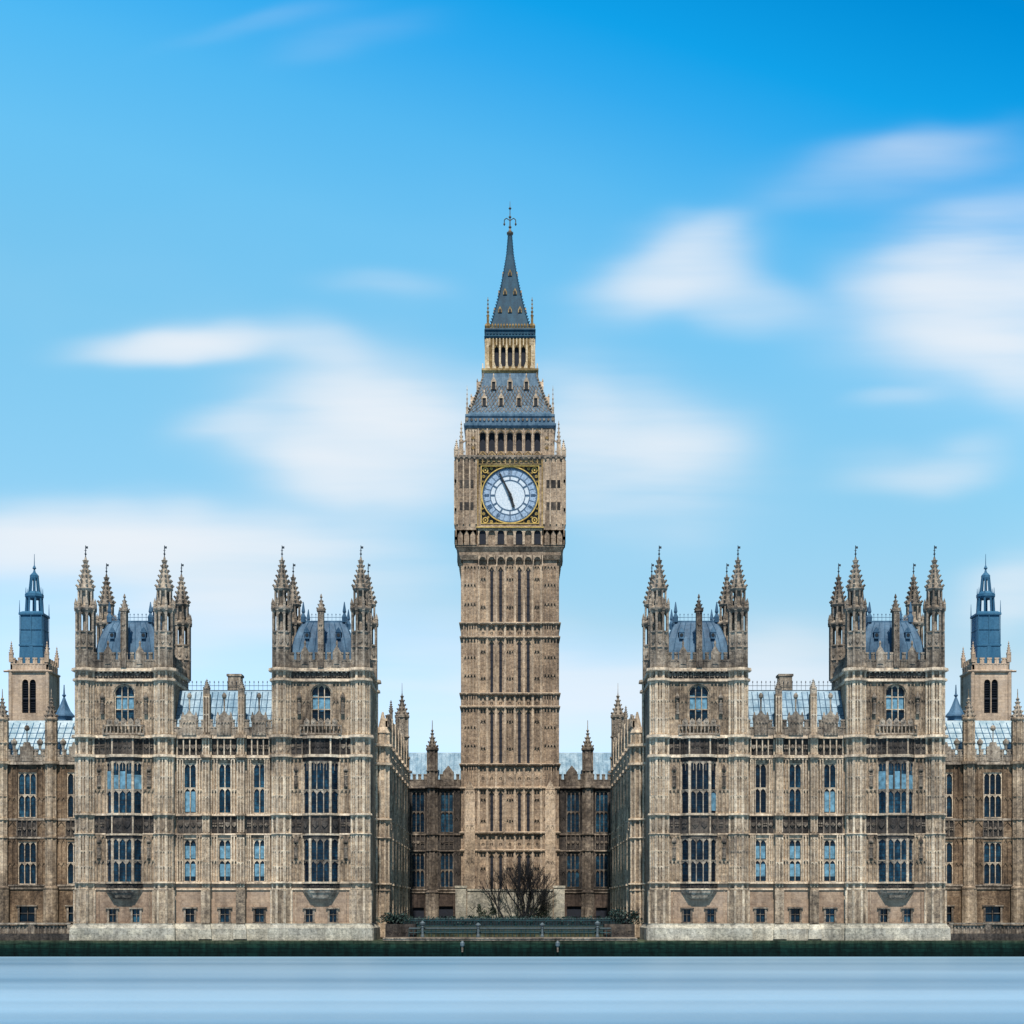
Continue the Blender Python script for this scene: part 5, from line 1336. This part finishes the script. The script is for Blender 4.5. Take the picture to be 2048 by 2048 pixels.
# ------------------------------------------------------------------ ventilation towers behind the wings
def vent(sg):
    lab = ('peach stone tower with blue louvred top rising behind the left wing', 'peach stone tower with blue louvred top rising behind the right wing')[sg > 0]
    y0 = 68.0; cx = sg * 72.9; h = 2.8; CY = y0 + h; base = (cx, CY, 3.3)
    root = thing('ventilation_tower', lab, 'tower', base, 'blue-topped towers behind the wings')
    B = lambda mb, n, m, p=root: mb.build(n, m, p, base)
    b = MB(); b.box(cx - h + .1, cx + h - .1, y0 + .62, CY + h, 3.3, 41.2)
    b.wall(cx - h, cx + h, 3.3, 41.2, y0, [(cx - 1.05, cx - .08, 34.9, 40.1), (cx + .08, cx + 1.05, 34.9, 40.1)], .6)
    b.box(cx - h, cx - h + .1, y0 + .6, CY + h, 3.3, 41.2); b.box(cx + h - .1, cx + h, y0 + .6, CY + h, 3.3, 41.2)
    for s_ in (-1, 1): b.spandrel(cx + s_ * .565, .97, 39.3, 40.1, y0 + .002, y0 + .4, .7)
    for s_ in (-1, 1):
        for t_ in (-1, 1): b.loft(cx + s_ * h, CY + t_ * h, [(.28, 3.3), (.28, 41.2)], 8)
    B(b, 'wall', 'vent')
    w = MB()
    for s_ in (-1, 1):
        c = cx + s_ * .565; w.box(c - .485, c + .485, y0 + .5, y0 + .58, 34.9, 40.1)
        for j in range(14): w.box(c - .48, c + .48, y0 + .3, y0 + .5, 35.05 + j * .36, 35.12 + j * .36)
    w.box(cx - 1.05, cx + 1.05, y0 + .2, y0 + .3, 37.0, 37.2)
    B(w, 'louvred_window', 'shade')
    p = MB(); p.loft(cx, CY, [(h + .05, 41.0), (h + .35, 41.2), (h + .35, 41.4), (h, 41.5)], 4)
    for T in ((cx, CY, 0), (cx, CY, pi / 2), (cx, CY, pi), (cx, CY, -pi / 2)): p.T = T; p.parapet(-h, h, 41.4, 1.9, -h, 1.05)
    p.T = None
    for s_ in (-1, 1): p.bar((cx + s_ * (h + .2), y0 - .2, 41.2), (cx + s_ * (h + .85), y0 - .6, 41.15), .16)
    B(p, 'parapet', 'vent')
    for s_ in (-1, 1):
        for t_ in (-1, 1): place(PINV, root, (cx + s_ * (h - .1), CY + t_ * (h - .1), 42.6), sc=(.85, .85, 1.2))
    bb = MB(); q = 1.75; bb.loft(cx, CY, [(q + .1, 41.5), (q, 45.2), (q + .1, 45.25), (q + .1, 45.5), (q - .02, 45.55), (q - .1, 49.9), (q + .12, 50.0), (q + .12, 50.3), (1.4, 50.6)], 4)
    for T in ((cx, CY, 0), (cx, CY, pi / 2), (cx, CY, pi), (cx, CY, -pi / 2)):
        bb.T = T; bb.ribs(-1.6, 1.6, 45.6, 49.9, -q - .01, 2, .09, .06, head=False, rows=(47.8,)); bb.box(-.3, .3, -q - .12, -q, 41.6, 45.2)
    bb.T = None
    B(bb, 'louvred_box', 'bluebox')
    ln = MB()
    for i in range(8):
        a = pi / 8 + i * pi / 4; ln.bar((cx + 1.3 * cos(a), CY + 1.3 * sin(a), 50.4), (cx + 1.15 * cos(a), CY + 1.15 * sin(a), 53.0), .15)
        ln.bar((cx + .8 * cos(a), CY + .8 * sin(a), 53.6), (cx + .55 * cos(a), CY + .55 * sin(a), 56), .12); ln.loft(cx + 1.25 * cos(a), CY + 1.25 * sin(a), [(.08, 53.2), (.02, 54.4)], 4)
    ln.loft(cx, CY, [(1.15, 52.7), (1.3, 53.0), (1.3, 53.4), (.8, 53.8)], 8); ln.loft(cx, CY, [(.5, 55.6), (.62, 55.9), (.62, 56.3), (.2, 56.8), (.1, 57.2), (.28, 57.4), (.06, 57.9), (.03, 59.6)], 8)
    for s_ in (-1, 1):
        for t_ in (-1, 1): ln.loft(cx + s_ * 1.75, CY + t_ * 1.75, [(.07, 50.2), (.02, 52.2)], 4)
    B(ln, 'lantern', 'bluebox')
PINV = pinnacle_proto('vent', .3, 1.0, 1.7)
vent(-1); vent(1)

# ------------------------------------------------------------------ river walls, terrace, garden
def structure(mb, name, mat):
    o = mb.build(name, mat); o['kind'] = 'structure'; return o
rw = MB(); rw.rects([(-400, 400, -1.6, 4, -3), (-400, 400, -1.1, 4, 1.75)])
tag(rw.build('river_wall', 'tidal'), 'dark green tide-stained river wall along the water edge', 'wall')
cp = MB(); cp.rects([(-13.9, 13.9, -1.18, 4, 1.75), (-13.9, 13.9, -1.18, 4, 1.95), (-13.9, 13.9, -1.26, 4, 1.95), (-13.9, 13.9, -1.22, 4, 2.05)])
tag(cp.build('coping', 'carved'), 'pale stone coping on the river wall between the palace blocks', 'coping')
for sg in (-1, 1):
    x0, x1 = sorted((sg * 48.35, sg * 130)); t = MB(); base = (sg * 70, .5, 1.75)
    root = thing('terrace_wall', ('grey balustraded terrace wall in front of the left wing', 'grey balustraded terrace wall in front of the right wing')[sg > 0], 'terrace wall', base, 'terrace walls below the wings')
    t.box(x0, x1, -.3, 4, 1.75, 2.5); t.build('wall', 'soot', root, base)
    b = MB(); b.box(x0, x1, .2, .4, 2.5, 3.4); b.ribs(x0 + .2, x1 - .2, 2.5, 3.4, .2, int((x1 - x0) / .42), .14, .12)
    for i in range(20): x = x0 + (x1 - x0) * i / 19; b.box(x - .35, x + .35, -.05, .5, 2.5, 3.5)
    b.build('balustrade', 'carved', root, base)
    c = MB(); c.box(x0 - .05, x1 + .05, -.1, .6, 3.5, 3.68); c.build('coping', 'turret', root, base)
# ground sheet, terraces
g = MB(); g.add([(-3000, 3.6, 1.74), (3000, 3.6, 1.74), (3000, 6000, 1.74), (-3000, 6000, 1.74)], [(0, 1, 2, 3)])
structure(g, 'ground', 'ground')
for sg in (-1, 1):
    g = MB(); x0, x1 = sorted((sg * 48.3, sg * 400)); g.rects([(x0, x1, .5, 400, 1.75), (x0, x1, .5, 400, 3.2)]); structure(g, 'terrace', 'ground')
g = MB(); g.rects([(-14.1, 14.1, 9, 120, 1.75), (-14.1, 14.1, 9, 120, 3.2)]); structure(g, 'lawn', 'ground')
wt = MB(); nx, ny = 2, 2
wt.add([(-3000, -1200, 0), (3000, -1200, 0), (3000, -1.0, 0), (-3000, -1.0, 0)], [(0, 1, 2, 3)])
structure(wt, 'river', 'water')

# railing on the terrace edge
rl = MB(); X0, X1 = -11.3, 11.3
for z in (2.95, 2.55): rl.bar((X0, 3.0, z), (X1, 3.0, z), .05)
for i in range(46): x = X0 + (X1 - X0) * i / 45; rl.bar((x, 3.0, 2.05), (x, 3.0, 3.0), .035)
base = (0, 3, 2.05)
root = thing('terrace_railing', 'low pale railing along the dark terrace between the palace blocks', 'railing', base)
rl.build('bars', 'teal', root, base)
tr = MB(); tr.box(X0, X1, 2.93, 3.07, 3.0, 3.12); tr.build('top_rail', 'white', root, base)
def post(x, y, z, h, label):
    r = thing('white_post', label, 'post', (x, y, z), 'white posts on the terrace')
    p = MB(); p.loft(0, 0, [(.2, 0), (.2, .2), (.13, .3), (.12, h * .6), (.17, h * .65), (.14, h * .72)], 8); p.build('shaft', 'white', r)
    c = MB(); c.loft(0, 0, [(.13, h * .72), (.24, h * .78), (.3, h * .9), (.16, h * .98), (.03, h * 1.05)], 8); c.build('cap', 'white', r)
post(-9.75, 2.4, 2.06, 1.75, 'tall white post on the terrace in front of the left recessed range')
post(9.75, 2.4, 2.06, 1.75, 'tall white post on the terrace in front of the right recessed range')
post(-3.55, 2.4, 2.06, 1.55, 'white post on the terrace left of the bare trees')
post(3.6, 2.4, 2.06, 1.55, 'white post on the terrace right of the bare trees')
for x, l in ((-5.2, 'small white marker lamp on the river wall under the left corner of the clock tower'), (5.2, 'small white marker lamp on the river wall under the right corner of the clock tower')):
    r = thing('marker_lamp', l, 'marker lamp', (x, -1.4, 1.0), 'marker lamps on the river wall')
    p = MB(); p.bar((0, .3, 0), (0, -.12, .05), .06); p.bar((0, -.12, -.5), (0, -.12, .1), .1, .12, 8); p.build('bracket', 'carved', r)
    p = MB(); p.loft(0, -.12, [(.12, .1), (.22, .2), (.24, .5), (.14, .65), (.04, .75)], 8); p.build('lamp', 'white', r)
# teal iron fence behind the terrace
fb = (0, 8.0, 2.05); root = thing('garden_fence', 'teal iron fence in front of the courtyard hedge', 'fence', fb)
f = MB(); f.rects([(-13.6, 13.6, 7.9, 8.1, 1.74), (-13.6, 13.6, 7.9, 8.1, 2.35)]); f.build('kerb', 'tidal', root, fb)
f = MB()
for i in range(150): x = -13.5 + 27 * i / 149; f.bar((x, 8, 2.3), (x, 8, 4.0), .028); f.loft(x, 8, [(.02, 3.95), (.05, 4.05), (.01, 4.2)], 4)
f.build('pickets', 'teal', root, fb)
f = MB()
for z in (2.6, 3.2, 3.85): f.box(-13.6, 13.6, 7.96, 8.04, z, z + .09)
f.build('rails', 'teal', root, fb)

def leaves(mb, cx, cy, cz, rx, ry, rz, n, s, box=False):
    for _ in range(n):
        while True:
            p = [random.uniform(-1, 1) for _ in range(3)]
            d = max(abs(q) for q in p) if box else sqrt(sum(q * q for q in p))
            if d <= 1 and (d > .55 or random.random() < .25): break
        c = Vector((cx + p[0] * rx, cy + p[1] * ry, cz + p[2] * rz)); a = Vector([random.gauss(0, 1) for _ in range(3)]).normalized(); b = a.orthogonal().normalized()
        k = s * random.uniform(.6, 1.3); d2 = a.cross(b)
        mb.add([tuple(c - b * k), tuple(c + d2 * k * .6), tuple(c + b * k), tuple(c - d2 * k * .6)], [(0, 1, 2, 3)])
hb = (0, 10.2, 1.75); root = thing('hedge', 'long dark clipped hedge behind the teal fence', 'hedge', hb)
h = MB(); h.box(-13.4, 13.4, 9.6, 10.8, 1.75, 4.0); h.build('branches', 'bark', root, hb)
h = MB()
for i in range(27): leaves(h, -13 + i, 10.2, 3.0, .6, .75, 1.28 + .1 * random.random(), 190, .16, True)
h.build('foliage', 'leaf', root, hb)
def shrub(x, y, z, label, seed):
    random.seed(seed); r = thing('shrub', label, 'shrub', (x, y, z), 'shrubs at the corners of the courtyard')
    s = MB()
    for _ in range(14): s.bar((random.uniform(-.8, .8), random.uniform(-.4, .4), 0), (random.uniform(-1.9, 1.9), random.uniform(-.7, .7), random.uniform(.8, 1.9)), .07, .02)
    s.build('stems', 'bark', r)
    l = MB()
    for _ in range(16): leaves(l, random.uniform(-1.7, 1.7), random.uniform(-.6, .6), random.uniform(.3, 1.4), .6, .5, .4, 60, .13)
    l.build('foliage', 'leaf', r)
shrub(-13.1, 4.6, 3.5, 'dark shrub by the inner corner of the left palace block', 3)
shrub(13.1, 4.6, 3.5, 'dark shrub by the inner corner of the right palace block', 5)
pt = MB(); 
for sg in (-1, 1):
    b = (sg * 13.0, 4.8, 1.75); r = MB(); x0, x1 = sorted((sg * 10.6, sg * 14.0)); r.rects([(x0, x1, 3.6, 6.2, 1.75), (x0, x1, 3.7, 6.2, 3.5)]); r.frieze(x0 + .1, x1 - .1, 1.95, 3.3, 3.65, .8, .08)
    tag(r.build('planter', 'soot'), ('dark stone planter under the shrub by the left palace block', 'dark stone planter under the shrub by the right palace block')[sg > 0], 'planter', 'planters at the corners of the courtyard')
# low garden wall at the foot of the clock tower
gy = 45.0; gb = (0, gy, 3.2); root = thing('garden_wall', 'low pale stone garden wall with ivy at the foot of the clock tower', 'wall', gb)
w = MB(); w.box(-5.9, 5.9, gy, gy + .7, 3.2, 7.7); w.frieze(-5.8, 5.8, 4.2, 7.2, gy, 1.3, .1); w.box(-6, 6, gy - .12, gy + .8, 7.7, 7.95); w.build('wall', 'plinth', root, gb)
for s_ in (-1, 1):
    p = MB(); p.box(s_ * 6.0, s_ * 7.5, gy - .3, gy + 1.1, 3.2, 8.1); p.box(s_ * 5.9, s_ * 7.6, gy - .4, gy + 1.2, 8.1, 8.4); p.ribs(min(s_ * 6.1, s_ * 7.4), max(s_ * 6.1, s_ * 7.4), 3.8, 7.9, gy - .3, 1, .1, .08, head=False); p.build('pier', 'plinth', root, gb)
iv = MB()
for _ in range(26): leaves(iv, random.uniform(-5.6, 5.6), gy - .15, 3.6 + abs(random.gauss(0, 1.1)), random.uniform(.3, .9), .12, random.uniform(.2, .6), 45, .12)
iv.build('ivy', 'ivy', root, gb)

# ------------------------------------------------------------------ bare trees
def bare_tree(x, y, z, label, limbs, seed, twig=.02, depth=5):
    rnd = random.Random(seed); root = thing('bare_tree', label, 'tree', (x, y, z), 'bare trees before the clock tower')
    tk = MB(); tw = MB()
    def grow(p, d, L, r, lev):
        q = p + d * L; mb = tk if lev < 2 else tw
        m = p + d * (L * .5) + Vector((rnd.gauss(0, .04), rnd.gauss(0, .04), 0)) * L
        mb.bar(p, m, r, r * .85, 6 if lev < 3 else 4); mb.bar(m, q, r * .85, r * .68, 6 if lev < 3 else 4)
        if lev >= depth: return
        n = 3 if lev > 0 else 2
        n += rnd.random() < .5
        for i in range(n):
            a = d.orthogonal().normalized(); b = d.cross(a); t = rnd.uniform(0, 2 * pi); sp = rnd.uniform(.22, .62)
            nd = (d + (a * cos(t) + b * sin(t)) * sp + Vector((0, 0, .16))).normalized()
            start = q if i < 2 else p + d * L * rnd.uniform(.45, .9)
            grow(start, nd, L * rnd.uniform(.66, .9), max(twig, r * .6), lev + 1)
    for (d, L, r) in limbs: grow(Vector((0, 0, 0)), Vector(d).normalized(), L, r, 0)
    tk.build('trunk', 'bark', root); tw.build('crown', 'bark', root)
bare_tree(2.1, 43.5, 3.2, 'spreading bare tree with many fine twigs before the clock tower', [((-.42, 0, 1), 2.4, .16), ((.12, .1, 1), 2.5, .16), ((.5, -.1, 1), 2.2, .14), ((-.2, -.2, 1), 2.3, .13), ((.7, .1, .8), 1.6, .1), ((-.05, .2, 1), 2.6, .12)], 11, .009, 5)
bare_tree(-.6, 43.9, 3.2, 'leaning bare tree with few dark limbs left of the spreading tree', [((-.5, 0, 1), 2.7, .16)], 31, .02, 3)
